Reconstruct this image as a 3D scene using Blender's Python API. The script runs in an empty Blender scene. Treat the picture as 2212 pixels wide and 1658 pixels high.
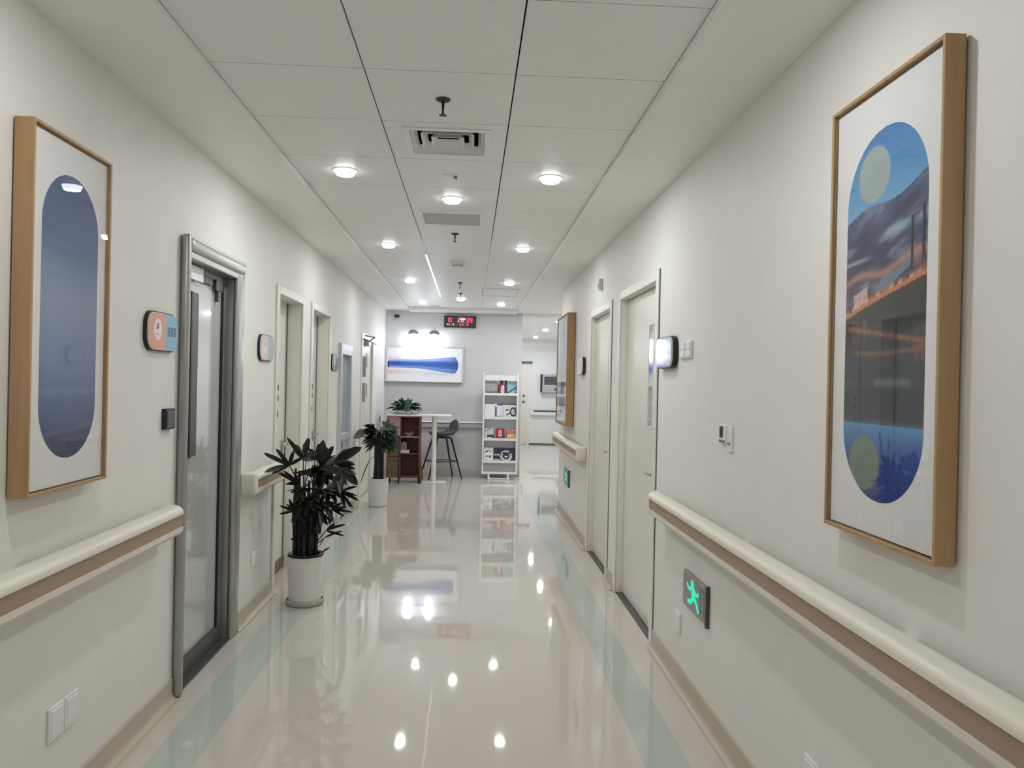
import bpy, bmesh, math, random
from mathutils import Vector, Matrix
random.seed(7)
PI = math.pi
sc = bpy.context.scene
C = bpy.context.collection

# ------------------------------------------------------------------ camera
XL, XR, ZC, ZS, YE = -1.45, 1.155, 2.83, 2.797, 13.0      # wall planes, ceiling, soffit, end wall
F_PX, YAW, PITCH, ROLL, CAM_H = 1645.0, 0.0546561, -0.0010852, 0.0215639, 1.60
fw = Vector((math.sin(YAW)*math.cos(PITCH), math.cos(YAW)*math.cos(PITCH), math.sin(PITCH)))
rt = Vector((math.cos(YAW), -math.sin(YAW), 0)); up = rt.cross(fw)
r2 = rt*math.cos(ROLL) + up*math.sin(ROLL); u2 = up*math.cos(ROLL) - rt*math.sin(ROLL)
cam = bpy.data.cameras.new('camera'); cam.sensor_width = 36; cam.lens = F_PX/2212*36
cam.clip_start = .02; cam.clip_end = 100
co = bpy.data.objects.new('camera', cam); C.objects.link(co)
co.matrix_world = Matrix(((r2.x, u2.x, -fw.x, 0), (r2.y, u2.y, -fw.y, 0), (r2.z, u2.z, -fw.z, CAM_H), (0, 0, 0, 1)))
sc.camera = co
# ------------------------------------------------------------------ world, exposure, light levels
w = bpy.data.worlds.new('world'); sc.world = w; w.use_nodes = True
w.node_tree.nodes['Background'].inputs[0].default_value = (.8, .85, .9, 1)
w.node_tree.nodes['Background'].inputs[1].default_value = .05
sc.view_settings.view_transform = 'Standard'; sc.view_settings.look = 'None'
sc.view_settings.exposure = 0.0; sc.view_settings.gamma = 1.0; sc.view_settings.use_curve_mapping = False
P_NEAR, P_FAR, P_HALL, P_PIC = 7.0, 5.6, 19.0, 1.6          # watts of each downlight and picture light
COL_NEAR, COL_FAR, COL_PIC = (.945, .983, 1.0), (.93, .97, 1.0), (.80, .89, 1.0)
try:
    sc.cycles.use_denoising = True
    sc.cycles.sample_clamp_indirect = 6.0
    sc.cycles.max_bounces = 6; sc.cycles.diffuse_bounces = 4; sc.cycles.use_light_tree = False; sc.cycles.glossy_bounces = 3; sc.cycles.transparent_max_bounces = 6
    sc.cycles.use_adaptive_sampling = True; sc.cycles.adaptive_threshold = .1; sc.cycles.adaptive_min_samples = 16
    sc.cycles.caustics_reflective = False; sc.cycles.caustics_refractive = False
except Exception:
    pass

# ------------------------------------------------------------------ materials
def lin(c):
    return tuple((v/12.92 if v <= .04045 else ((v+.055)/1.055)**2.4) for v in [x/255 for x in c])
MATS = {}
def mat(name, rgb, rough=.5, metal=0., coat=0., var=.03, scale=6., bump=0., bscale=40., spec=.5, emit=None, estr=0.):
    """procedural principled material: base colour with a faint noise mottling, optional fine bump"""
    if name in MATS: return MATS[name]
    m = bpy.data.materials.new(name); m.use_nodes = True; MATS[name] = m
    nt = m.node_tree; b = nt.nodes['Principled BSDF']
    c = lin(rgb)
    tc = nt.nodes.new('ShaderNodeTexCoord'); n = nt.nodes.new('ShaderNodeTexNoise')
    n.inputs['Scale'].default_value = scale; n.inputs['Detail'].default_value = 3
    nt.links.new(tc.outputs['Object'], n.inputs['Vector'])
    r = nt.nodes.new('ShaderNodeValToRGB')
    r.color_ramp.elements[0].position = .3; r.color_ramp.elements[1].position = .7
    r.color_ramp.elements[0].color = (*[max(0, v*(1-var)) for v in c], 1)
    r.color_ramp.elements[1].color = (*[min(1, v*(1+var)) for v in c], 1)
    nt.links.new(n.outputs['Fac'], r.inputs['Fac']); nt.links.new(r.outputs['Color'], b.inputs['Base Color'])
    b.inputs['Roughness'].default_value = rough; b.inputs['Metallic'].default_value = metal
    b.inputs['Coat Weight'].default_value = coat; b.inputs['Coat Roughness'].default_value = .04
    b.inputs['Specular IOR Level'].default_value = spec
    if bump:
        n2 = nt.nodes.new('ShaderNodeTexNoise'); n2.inputs['Scale'].default_value = bscale
        nt.links.new(tc.outputs['Object'], n2.inputs['Vector'])
        bp = nt.nodes.new('ShaderNodeBump'); bp.inputs['Strength'].default_value = bump; bp.inputs['Distance'].default_value = .02
        nt.links.new(n2.outputs['Fac'], bp.inputs['Height']); nt.links.new(bp.outputs['Normal'], b.inputs['Normal'])
    if emit:
        b.inputs['Emission Color'].default_value = (*emit, 1); b.inputs['Emission Strength'].default_value = estr
    return m
def wood(name, a, b2, rough=.45, sc_=(30, 2, 2)):
    if name in MATS: return MATS[name]
    m = bpy.data.materials.new(name); m.use_nodes = True; MATS[name] = m
    nt = m.node_tree; b = nt.nodes['Principled BSDF']
    tc = nt.nodes.new('ShaderNodeTexCoord'); mp = nt.nodes.new('ShaderNodeMapping'); mp.inputs['Scale'].default_value = sc_
    n = nt.nodes.new('ShaderNodeTexNoise'); n.inputs['Scale'].default_value = 2; n.inputs['Detail'].default_value = 5
    r = nt.nodes.new('ShaderNodeValToRGB'); r.color_ramp.elements[0].color = (*lin(a), 1); r.color_ramp.elements[1].color = (*lin(b2), 1)
    r.color_ramp.elements[0].position = .3; r.color_ramp.elements[1].position = .7
    nt.links.new(tc.outputs['Object'], mp.inputs['Vector']); nt.links.new(mp.outputs['Vector'], n.inputs['Vector'])
    nt.links.new(n.outputs['Fac'], r.inputs['Fac']); nt.links.new(r.outputs['Color'], b.inputs['Base Color'])
    b.inputs['Roughness'].default_value = rough
    return m
def print_mat(name='printed_colour', rough=.6, coat=0., estr=0.):
    if name in MATS: return MATS[name]
    m = bpy.data.materials.new(name); m.use_nodes = True; MATS[name] = m
    nt = m.node_tree; b = nt.nodes['Principled BSDF']
    a = nt.nodes.new('ShaderNodeAttribute'); a.attribute_name = 'Ink'
    nt.links.new(a.outputs['Color'], b.inputs['Base Color'])
    b.inputs['Roughness'].default_value = rough; b.inputs['Coat Weight'].default_value = coat; b.inputs['Coat Roughness'].default_value = .02
    if estr:
        nt.links.new(a.outputs['Color'], b.inputs['Emission Color']); b.inputs['Emission Strength'].default_value = estr
    return m
def pane_mat(name='clear_pane', ior=1.5, tint=(.985, .985, .985), rough=.0):
    if name in MATS: return MATS[name]
    m = bpy.data.materials.new(name); m.use_nodes = True; MATS[name] = m
    nt = m.node_tree; nt.nodes.remove(nt.nodes['Principled BSDF']); out = nt.nodes['Material Output']
    t = nt.nodes.new('ShaderNodeBsdfTransparent'); t.inputs[0].default_value = (*tint, 1)
    g = nt.nodes.new('ShaderNodeBsdfGlossy'); g.inputs['Roughness'].default_value = rough
    f = nt.nodes.new('ShaderNodeFresnel'); f.inputs[0].default_value = ior
    mx = nt.nodes.new('ShaderNodeMixShader')
    ge = nt.nodes.new('ShaderNodeNewGeometry'); inv = nt.nodes.new('ShaderNodeMath'); inv.operation = 'SUBTRACT'; inv.inputs[0].default_value = 1
    ml = nt.nodes.new('ShaderNodeMath'); ml.operation = 'MULTIPLY'; nt.links.new(ge.outputs['Backfacing'], inv.inputs[1])
    nt.links.new(f.outputs[0], ml.inputs[0]); nt.links.new(inv.outputs[0], ml.inputs[1])      # the inner face of the thin sheet does not reflect again
    nt.links.new(ml.outputs[0], mx.inputs[0]); nt.links.new(t.outputs[0], mx.inputs[1]); nt.links.new(g.outputs[0], mx.inputs[2])
    nt.links.new(mx.outputs[0], out.inputs[0])
    return m
def glow(name, rgb, strength):
    if name in MATS: return MATS[name]
    m = bpy.data.materials.new(name); m.use_nodes = True; MATS[name] = m
    nt = m.node_tree; nt.nodes.remove(nt.nodes['Principled BSDF'])
    e = nt.nodes.new('ShaderNodeEmission'); e.inputs[0].default_value = (*rgb, 1); e.inputs[1].default_value = strength
    nt.links.new(e.outputs[0], nt.nodes['Material Output'].inputs[0])
    m.cycles.emission_sampling = 'NONE'          # the lamps' light is sampled from the lamp data inside each fitting
    return m
M_WALL = mat('cream_wall_paint', (234, 231, 225), .55, var=.012)
M_WALLE = mat('cool_grey_wall_paint', (209, 208, 209), .5, var=.012)
M_HALL = mat('white_hall_paint', (234, 234, 234), .5, var=.012)
M_TILE = mat('ceiling_panel_paint', (247, 246, 243), .42, var=.01)
M_SOFF = mat('soffit_paint', (247, 246, 242), .38, var=.01)
M_VOID = mat('dark_void', (24, 22, 20), .9)
M_CREAM = mat('cream_plastic', (226, 220, 206), .35, var=.01)
M_TAUPE = mat('taupe_vinyl_band', (166, 142, 122), .5, var=.02)
M_BASE = mat('beige_cove_vinyl', (190, 178, 160), .35, var=.03)
M_WHITE = mat('white_plastic', (236, 235, 230), .35, var=.01)
M_DOOR = mat('white_door_laminate', (230, 225, 213), .32, var=.012)
M_FRAME = mat('white_frame_paint', (232, 229, 220), .32, var=.01)
M_STEEL = mat('satin_steel', (168, 167, 163), .30, .55, var=.03)
M_STEEL_L = mat('pale_steel', (200, 199, 194), .33, .35, var=.02)
M_DGREY = mat('dark_grey_metal', (88, 86, 83), .38, .4)
M_BLACK = mat('black_plastic', (22, 21, 22), .4)
M_CHROME = mat('chrome', (200, 200, 200), .18, 1.0)
M_MILK = mat('milky_door_glass', (196, 199, 192), .16, coat=1., var=.04, scale=1.5)
M_BRASS = mat('bronze_metal', (86, 74, 62), .35, .8)
M_OAK = wood('pale_oak_frame', (186, 152, 110), (172, 134, 90), .5, (14, 14, 1.2))
M_MATB = mat('white_mount_board', (246, 244, 242), .8, var=.01)
M_PANE = pane_mat()
M_PRINT = print_mat()
M_LED_N = glow('downlight_glow_near', COL_NEAR, 9)
M_LED_F = glow('downlight_glow_far', COL_FAR, 12)
M_LED_H = glow('downlight_glow_hall', COL_FAR, 12)
M_LED_P = glow('picture_light_glow', COL_PIC, 14)

def floor_mat(name, rgb, var):
    m = mat(name, rgb, .035, var=var, scale=1.2, spec=.5)
    nt = m.node_tree; b = nt.nodes['Principled BSDF']
    tc = nt.nodes.new('ShaderNodeTexCoord')
    n = nt.nodes.new('ShaderNodeTexNoise'); n.inputs['Scale'].default_value = 4.5; n.inputs['Detail'].default_value = 1
    nt.links.new(tc.outputs['Object'], n.inputs['Vector'])
    bp = nt.nodes.new('ShaderNodeBump'); bp.inputs['Strength'].default_value = .022; bp.inputs['Distance'].default_value = .02
    nt.links.new(n.outputs['Fac'], bp.inputs['Height']); nt.links.new(bp.outputs['Normal'], b.inputs['Normal'])
    return m
M_FLOOR = floor_mat('polished_beige_floor', (207, 199, 188), .02)
M_STRIPE = floor_mat('polished_teal_stripe', (184, 192, 182), .04)

# ------------------------------------------------------------------ mesh helpers
def box(bm, x0, x1, y0, y1, z0, z1, bev=0., seg=2):
    r = bmesh.ops.create_cube(bm, size=1)
    vs = r['verts']
    for v in vs:
        v.co = Vector(((x0+x1)/2 + v.co.x*(x1-x0), (y0+y1)/2 + v.co.y*(y1-y0), (z0+z1)/2 + v.co.z*(z1-z0)))
    if bev:
        es = list({e for v in vs for e in v.link_edges})
        bmesh.ops.bevel(bm, geom=es, offset=bev, segments=seg, affect='EDGES', profile=.5)
    return bm
def new(): return bmesh.new()
def prism(bm, poly, axis, a, b):
    """closed 2-D outline swept between a and b along x, y or z; outline in the other two axes in order"""
    def P(p, t):
        return (t, p[0], p[1]) if axis == 'x' else (p[0], t, p[1]) if axis == 'y' else (p[0], p[1], t)
    A = [bm.verts.new(P(p, a)) for p in poly]; B = [bm.verts.new(P(p, b)) for p in poly]
    n = len(poly)
    for i in range(n):
        bm.faces.new((A[i], A[(i+1) % n], B[(i+1) % n], B[i]))
    bm.faces.new(A[::-1]); bm.faces.new(B)
    return bm
def lathe(bm, prof, c=(0, 0, 0), n=32):
    rings = []
    for r, z in prof:
        if r < 1e-6: rings.append([bm.verts.new((c[0], c[1], c[2]+z))])
        else: rings.append([bm.verts.new((c[0]+r*math.cos(2*PI*k/n), c[1]+r*math.sin(2*PI*k/n), c[2]+z)) for k in range(n)])
    for A, B in zip(rings, rings[1:]):
        for k in range(n):
            q = []
            for v in (A[k % len(A)], A[(k+1) % len(A)], B[(k+1) % len(B)], B[k % len(B)]):
                if v not in q: q.append(v)
            if len(q) > 2:
                try: bm.faces.new(q)
                except ValueError: pass
    return bm
def tube(bm, pts, rad, n=8):
    pts = [Vector(p) for p in pts]
    if not hasattr(rad, '__len__'): rad = [rad]*len(pts)
    prev = None; rings = []
    for i, p in enumerate(pts):
        d = (pts[min(i+1, len(pts)-1)] - pts[max(i-1, 0)]).normalized()
        a = (Vector((0, 0, 1)) if abs(d.z) < .9 else Vector((1, 0, 0))) if prev is None else prev
        s = (a - d*a.dot(d)).normalized(); prev = s; t = d.cross(s)
        rings.append([bm.verts.new(p + (s*math.cos(2*PI*k/n) + t*math.sin(2*PI*k/n))*rad[i]) for k in range(n)])
    for A, B in zip(rings, rings[1:]):
        for k in range(n): bm.faces.new((A[k], A[(k+1) % n], B[(k+1) % n], B[k]))
    bm.faces.new(rings[0][::-1]); bm.faces.new(rings[-1])
    return bm
def obj(name, bm, m, parent=None, smooth=False, angle=.6):
    me = bpy.data.meshes.new(name)
    bmesh.ops.recalc_face_normals(bm, faces=bm.faces)
    if parent is not None: off = parent_loc(parent)
    else:
        xs = [v.co for v in bm.verts]
        off = Vector(((min(v.x for v in xs)+max(v.x for v in xs))/2, (min(v.y for v in xs)+max(v.y for v in xs))/2, min(v.z for v in xs)))
    for v in bm.verts: v.co -= off
    bm.to_mesh(me); bm.free()
    me.materials.append(m)
    if smooth:
        me.polygons.foreach_set('use_smooth', [True]*len(me.polygons))
        try: me.set_sharp_from_angle(angle=angle)
        except Exception: pass
    o = bpy.data.objects.new(name, me); C.objects.link(o)
    if parent is not None: o.parent = parent
    else: o.location = off
    return o
def parent_loc(p):
    v = Vector((0, 0, 0))
    while p is not None: v += p.location; p = p.parent
    return v
def tag(o, label, cat, group=None):
    o['label'] = label; o['category'] = cat
    if group: o['group'] = group
    return o
def thing(name, label, cat, loc, group=None):
    o = bpy.data.objects.new(name, None); C.objects.link(o); o.location = loc; o.empty_display_size = .05
    return tag(o, label, cat, group)
def struct(o, label=None):
    o['kind'] = 'structure'
    if label: o['label'] = label
    return o
def copy_tree(o, parent=None):
    c = o.copy(); C.objects.link(c); c.parent = parent
    for ch in list(o.children): copy_tree(ch, c)
    return c
def ink(name, rows, cols, halfw, place, colour, parent, m=None):
    """flat print: a fine grid shaped by halfw(v) and coloured by colour(u, v); place(s, v) -> point, s in -1..1"""
    verts = []; cols_ = []; faces = []
    for i in range(rows+1):
        v = i/rows; hw = halfw(v)
        for j in range(cols+1):
            s = (2*j/cols - 1)*hw
            verts.append(place(s, v)); cols_.append((*lin([max(0, min(255, q)) for q in colour((s+1)/2, v)]), 1))
    for i in range(rows):
        for j in range(cols):
            a = i*(cols+1)+j; faces.append((a, a+1, a+cols+2, a+cols+1))
    off = parent_loc(parent) if parent is not None else Vector((0, 0, 0))
    me = bpy.data.meshes.new(name); me.from_pydata([tuple(Vector(p)-off) for p in verts], [], faces); me.update()
    at = me.color_attributes.new('Ink', 'FLOAT_COLOR', 'POINT')
    at.data.foreach_set('color', [x for c in cols_ for x in c])
    me.materials.append(m or M_PRINT)
    o = bpy.data.objects.new(name, me); C.objects.link(o); o.parent = parent
    return o
def capsule(aspect):            # aspect = height / width
    def f(v):
        d = min(v, 1-v)*aspect*2            # distance to the end in half-widths
        return 1. if d >= 1 else math.sqrt(max(0, 1-(1-d)**2))
    return f
def roundrect(aspect, r):       # r in half-widths
    def f(v):
        d = min(v, 1-v)*aspect*2
        return 1. if d >= r else 1-r+math.sqrt(max(0, r*r-(r-d)**2))
    return f
def mix(a, b, t):
    t = max(0., min(1., t)); return tuple(x+(y-x)*t for x, y in zip(a, b))
def stops(t, lst):
    for (t0, c0), (t1, c1) in zip(lst, lst[1:]):
        if t <= t1: return mix(c0, c1, (t-t0)/max(1e-6, t1-t0))
    return lst[-1][1]
def sm(x, a, b):
    t = max(0., min(1., (x-a)/(b-a))); return t*t*(3-2*t)
def hsh(i, j): 
    x = math.sin(i*127.1+j*311.7)*43758.5453; return x-math.floor(x)
def vnoise(x, y):
    i, j = math.floor(x), math.floor(y); fx, fy = x-i, y-j; fx = fx*fx*(3-2*fx); fy = fy*fy*(3-2*fy)
    return (hsh(i, j)*(1-fx)+hsh(i+1, j)*fx)*(1-fy)+(hsh(i, j+1)*(1-fx)+hsh(i+1, j+1)*fx)*fy
def fbm(x, y): return .55*vnoise(x, y)+.3*vnoise(2.1*x+5, 2.1*y+3)+.15*vnoise(4.3*x, 4.3*y+9)
def rrpoly(y0, y1, z0, z1, r, n=8):
    p = []
    for cx, cz, a0 in ((y1-r, z1-r, 0), (y0+r, z1-r, 90), (y0+r, z0+r, 180), (y1-r, z0+r, 270)):
        for k in range(n+1):
            a = math.radians(a0+90*k/n); p.append((cx+r*math.cos(a), cz+r*math.sin(a)))
    return p

# ================================================================== THE SETTING
YB, YR, YF, XI, XF2, ZH = -3.0, 9.70, 20.0, 0.87, 2.60, 2.75     # back, right wall end, far wall, inner corner, hall right wall, hall ceiling
floor = struct(obj('floor', box(new(), XL-.2, XF2+.2, YB-.2, YF+.2, -.1, 0), M_FLOOR), 'polished beige hospital corridor floor')
for x0, x1, ye in ((-1.305, -1.105, YE), (.772, .962, 11.0)):
    obj('floor_stripe', box(new(), x0, x1, YB, ye, -.001, .0012), M_STRIPE, floor)['label'] = 'pale teal guide stripe along the floor'

def wall_y(name, xa, xb, y0, y1, zt, openings, m):
    bm = new(); y = y0
    for a, b, z in sorted(openings):
        box(bm, xa, xb, y, a, 0, zt); box(bm, xa, xb, a, b, z, zt); y = b
    box(bm, xa, xb, y, y1, 0, zt)
    return struct(obj(name, bm, m))
ZT = 2.97
DL1, DL2, DL3, DL4, DL5 = (3.90, 4.74, 2.22), (5.785, 6.595, 2.245), (7.015, 7.86, 2.245), (8.50, 9.20, 1.95), (10.22, 11.32, 2.17)
DR1, DR2 = (4.685, 5.84, 2.27), (6.25, 7.27, 2.25)
wl = wall_y('wall_left', XL-.2, XL, YB, YE, ZT, [DL1, DL2, DL3, DL4, DL5], M_WALL)
wr = wall_y('wall_right', XR, XR+.2, YB, YR, ZT, [DR1, DR2], M_WALL)
struct(obj('wall_back', box(new(), XL-.2, XR+.2, YB-.2, YB, 0, ZT), M_WALL))
struct(obj('wall_end', box(new(), XL-.2, XI, YE, YE+.2, 0, ZT), M_WALLE), 'cool grey end wall of the corridor')
struct(obj('wall_hall_left', box(new(), XI-.2, XI, YE+.2, YF, 0, ZT), M_HALL))
struct(obj('wall_far', box(new(), XI-.2, XF2+.2, YF, YF+.2, 0, ZT), M_HALL), 'white far wall of the side hall')
struct(obj('wall_hall_right', box(new(), XF2, XF2+.2, YR-.2, YF, 0, ZT), M_HALL))
struct(obj('wall_return', box(new(), XR+.2, XF2, YR-.2, YR, 0, ZT), M_WALL))

# ---- ceiling: dark void, soffits, panels
ceil = struct(obj('ceiling', box(new(), XL-.2, XF2+.2, YB-.2, YF+.2, ZT, ZT+.1), M_VOID), 'suspended ceiling of white square panels between plain soffits')
CX = [-1.049, -.4465, .156, .759]
def soffit(poly_x0, poly_x1, y0, y1, inner):
    # inner = +1 when the rounded lip is at x1, -1 at x0
    r = .010; pts = []
    lip = poly_x1 if inner > 0 else poly_x0
    for k in range(7):
        a = PI/2*k/6
        pts.append((lip - inner*r*(1-math.sin(a)), ZS + r*(1-math.cos(a))))
    other = poly_x0 if inner > 0 else poly_x1
    poly = [(other, ZS)] + pts + [(lip, ZT), (other, ZT)]
    return obj('soffit', prism(new(), poly, 'y', y0, y1), M_SOFF, ceil, smooth=True)
soffit(XL, CX[0], YB, YE, +1); soffit(CX[3], XR, YB, YE, -1)
obj('soffit', box(new(), CX[0], CX[3], 12.62, YE, ZS-.03, ZT, .012), M_SOFF, ceil)
obj('hall_ceiling', box(new(), XR, XF2, YR, YE, ZS, ZT), M_SOFF, ceil)
obj('hall_ceiling', box(new(), XI, XF2, YE, YF, ZH, ZT), M_SOFF, ceil)
obj('hall_beam', box(new(), XI, XF2, YE, YE+.25, ZH-.05, ZH), M_SOFF, ceil)
ROW0, T = 3.0377, .60
holes = {(1, 1): (-.325, .045, 3.745, 4.125), (4, 1): (-.375, .045, 5.56, 5.96)}
full = {}
for k in range(-10, 16):
    for c in range(3):
        ya, yb = ROW0+k*T, ROW0+(k+1)*T
        g = .0030 if k < 6 else .0011; gy = .0024 if k < 6 else .0008
        x0, x1, y0, y1 = CX[c]+g, CX[c+1]-g, ya+gy, min(yb-gy, 12.62)
        if (k, c) in holes:
            hx0, hx1, hy0, hy1 = holes[(k, c)]; bm = new()
            box(bm, x0, x1, y0, hy0, ZC, ZC+.015); box(bm, x0, x1, hy1, y1, ZC, ZC+.015)
            box(bm, x0, hx0, hy0, hy1, ZC, ZC+.015); box(bm, hx1, x1, hy0, hy1, ZC, ZC+.015)
            obj('ceiling_panel', bm, M_TILE, ceil); continue
        key = (round(x1-x0, 4), round(y1-y0, 4))
        if key not in full:
            bm = new(); hx, hy = (x1-x0)/2, (y1-y0)/2
            box(bm, -hx, hx, -hy, hy, 0, .015)
            me = bpy.data.meshes.new('ceiling_panel'); bmesh.ops.recalc_face_normals(bm, faces=bm.faces); bm.to_mesh(me); bm.free(); me.materials.append(M_TILE)
            full[key] = me
        o = bpy.data.objects.new('ceiling_panel', full[key]); C.objects.link(o); o.parent = ceil
        o.location = Vector(((x0+x1)/2, (y0+y1)/2, ZC)) - ceil.location

# ---- baseboards with a coved foot
def cove(x, s):
    h, t, r = .105, .010, .035
    p = [(x, h), (x+s*t*.6, h), (x+s*t, h-.006), (x+s*t, r)]
    for k in range(1, 6):
        a = PI/2*k/5; p.append((x+s*(t+r*(1-math.cos(a))), r*(1-math.sin(a))+.0015))
    return p + [(x, .0015)]
for nm, x, s, segs in (('baseboard_left', XL, 1, ((YB, 3.857), (4.867, 5.735), (6.645, 6.965), (7.91, 8.45), (9.25, 10.16), (11.38, YE))),
                       ('baseboard_right', XR, -1, ((YB, 4.635), (5.89, 6.20), (7.32, YR)))):
    bm = new()
    for a, b in segs: prism(bm, cove(x, s), 'y', a, b)
    struct(obj(nm, bm, M_BASE, smooth=True, angle=.5))
bm = new(); prism(bm, [(YE, .105), (YE-.01, .105), (YE-.01, .0015), (YE, .0015)], 'x', XL, XI)
struct(obj('baseboard_end', bm, mat('grey_skirting', (196, 192, 188), .4)))

# ---- doors
def FX(side, d): return XR+d if side > 0 else XL-d           # d > 0 into the wall, d < 0 proud of it
def xbox(bm, side, d0, d1, y0, y1, z0, z1, bev=0., seg=2):
    a, b = sorted((FX(side, d0), FX(side, d1))); return box(bm, a, b, y0, y1, z0, z1, bev, seg)
def door_root(name, side, op, label):
    o = bpy.data.objects.new(name, None); C.objects.link(o); o.location = (FX(side, 0), (op[0]+op[1])/2, 0)
    return struct(o, label)
def casing(side, op, arch, proud, depth, m, parent, bev=.006):
    y0, y1, z = op; bm = new()
    for a, b in ((y0-arch, y0+.012), (y1-.012, y1+arch)): xbox(bm, side, -proud, .0, a, b, 0, z+arch, bev)
    xbox(bm, side, -proud, .0, y0+.012, y1-.012, z-.012, z+arch, bev)
    xbox(bm, side, 0, depth, y0, y0+.012, 0, z-.012); xbox(bm, side, 0, depth, y1-.012, y1, 0, z-.012)
    xbox(bm, side, 0, depth, y0, y1, z-.012, z)
    return obj('frame', bm, m, parent)
def lever(side, d, y, z, dirn, parent, m=None):
    """lever handle: rose plate, spindle and lever, standing d proud of the leaf"""
    bm = new(); xbox(bm, side, d-.012, d, y-.018, y+.018, z-.07, z+.035, .004)
    h = obj('handle', bm, m or M_CHROME, parent)
    bm = new(); x = FX(side, d); s = -1 if side > 0 else 1
    tube(bm, [(x, y, z), (x+s*.05, y, z), (x+s*.055, y+dirn*.015, z), (x+s*.052, y+dirn*.12, z-.004)], .0095, 8)
    obj('lever', bm, m or M_CHROME, h, smooth=True); return h

# right wall, two white doors with vision slots
for i, (op, nm, lab, hy) in enumerate(((DR1, 'door_1', 'nearer white door in the right wall with a narrow vision slot', 4.80), (DR2, 'door_2', 'farther white door in the right wall with a narrow vision slot', 6.39))):
    r = door_root(nm, 1, op, lab); y0, y1, z = op
    casing(1, op, .055, .014, .12, M_FRAME, r)
    d = .05; sl0, sl1, sz0, sz1 = (4.97, 5.09, 1.33, 2.01) if i == 0 else (6.47, 6.60, 1.31, 2.03)
    bm = new()
    for a, b, c, e in ((y0+.016, sl0, .008, z-.016), (sl1, y1-.016, .008, z-.016), (sl0, sl1, .008, sz0), (sl0, sl1, sz1, z-.016)):
        xbox(bm, 1, d, d+.045, a, b, c, e)
    leaf = obj('leaf', bm, M_DOOR, r)
    bm = new()
    for a, b, c, e in ((sl0-.014, sl0, sz0-.014, sz1+.014), (sl1, sl1+.014, sz0-.014, sz1+.014), (sl0, sl1, sz0-.014, sz0), (sl0, sl1, sz1, sz1+.014)):
        xbox(bm, 1, d-.005, d+.02, a, b, c, e)
    obj('slot_bead', bm, M_FRAME, leaf)
    obj('slot_pane', xbox(new(), 1, d-.003, d+.006, sl0, sl1, sz0, sz1), mat('grey_vision_glass', (150, 154, 160) if i == 0 else (205, 208, 212), .1, coat=1.), leaf)
    obj('shadow_gap', xbox(new(), 1, -.004, .0, y0-.0595, y0-.055, 0, z+.055), M_DGREY, r)
    lever(1, d, hy, 1.035, 1, r)
    bm = new(); xbox(bm, 1, d-.004, d, hy-.02, hy+.02, .93, .955); obj('lock_plate', bm, M_CHROME, r)
    obj('threshold', xbox(new(), 1, .0, .1, y0, y1, -.0005, .004), M_DGREY, r)
# left wall, grey steel sliding door
r = door_root('door_3', -1, DL1, 'grey steel framed door with a milky glass leaf and long dark pull'); y0, y1, z = DL1
bm = new(); xbox(bm, -1, -.046, 0, y0-.042, y0+.006, 0, z+.09, .02, 4); obj('frame_post', bm, M_STEEL, r, smooth=True)
bm = new(); xbox(bm, -1, -.028, 0, y1-.016, y1+.125, 0, z+.09, .012, 3); obj('frame_post', bm, M_STEEL, r, smooth=True)
bm = new(); xbox(bm, -1, -.046, 0, y0+.006, y1+.10, z+.012, z+.078, .028, 5); obj('frame_header', bm, M_STEEL_L, r, smooth=True)
bm = new(); xbox(bm, -1, -.034, 0, y0, y1+.125, z+.074, z+.092, .004); xbox(bm, -1, -.026, .0, y0+.006, y1-.012, z-.02, z+.015, .004); obj('frame_lip', bm, M_STEEL_L, r)
bm = new(); xbox(bm, -1, 0, .19, y0, y0+.02, 0, z); xbox(bm, -1, 0, .19, y1-.02, y1, 0, z); xbox(bm, -1, 0, .19, y0, y1, z-.02, z); obj('lining', bm, M_STEEL, r)
obj('pane', xbox(new(), -1, .055, .07, y0+.02, 4.66, .10, z-.02), M_MILK, r)
obj('gasket', xbox(new(), -1, .045, .07, 4.66, 4.685, .02, z-.02), M_BLACK, r)
obj('edge_stile', xbox(new(), -1, .050, .07, 4.685, y1-.02, .02, z-.02), M_STEEL, r)
obj('bottom_rail', xbox(new(), -1, .03, .07, y0+.02, 4.685, .004, .10, .006), M_DGREY, r)
obj('top_track', xbox(new(), -1, .035, .08, y0+.02, y1-.02, z-.06, z-.02), M_DGREY, r)
obj('pull', xbox(new(), -1, .030, .055, 4.125, 4.225, 1.17, 2.05, .004), mat('graphite_pull', (96, 96, 98), .4, .3), r)
obj('pull_edge', xbox(new(), -1, .026, .055, 4.105, 4.124, 1.17, 2.05), M_BLACK, r)
obj('sticker', xbox(new(), -1, .029, .034, 4.02, 4.28, z-.105, z-.03), M_WHITE, r)
bm = new(); xbox(bm, -1, .04, .055, 4.28, 4.47, z-.10, z-.055, .003); xbox(bm, -1, .030, .055, 4.50, 4.62, z-.12, z-.055, .003); xbox(bm, -1, .035, .055, 4.545, 4.57, z-.18, z-.12); obj('hanger_bracket', bm, M_DGREY, r)
obj('clamp', xbox(new(), -1, .042, .055, 4.02, 4.15, z-.175, z-.125, .003), M_STEEL, r)
obj('sill', xbox(new(), -1, -.02, .12, y0+.01, y1-.01, -.0005, .012, .003), M_DGREY, r)
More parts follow.
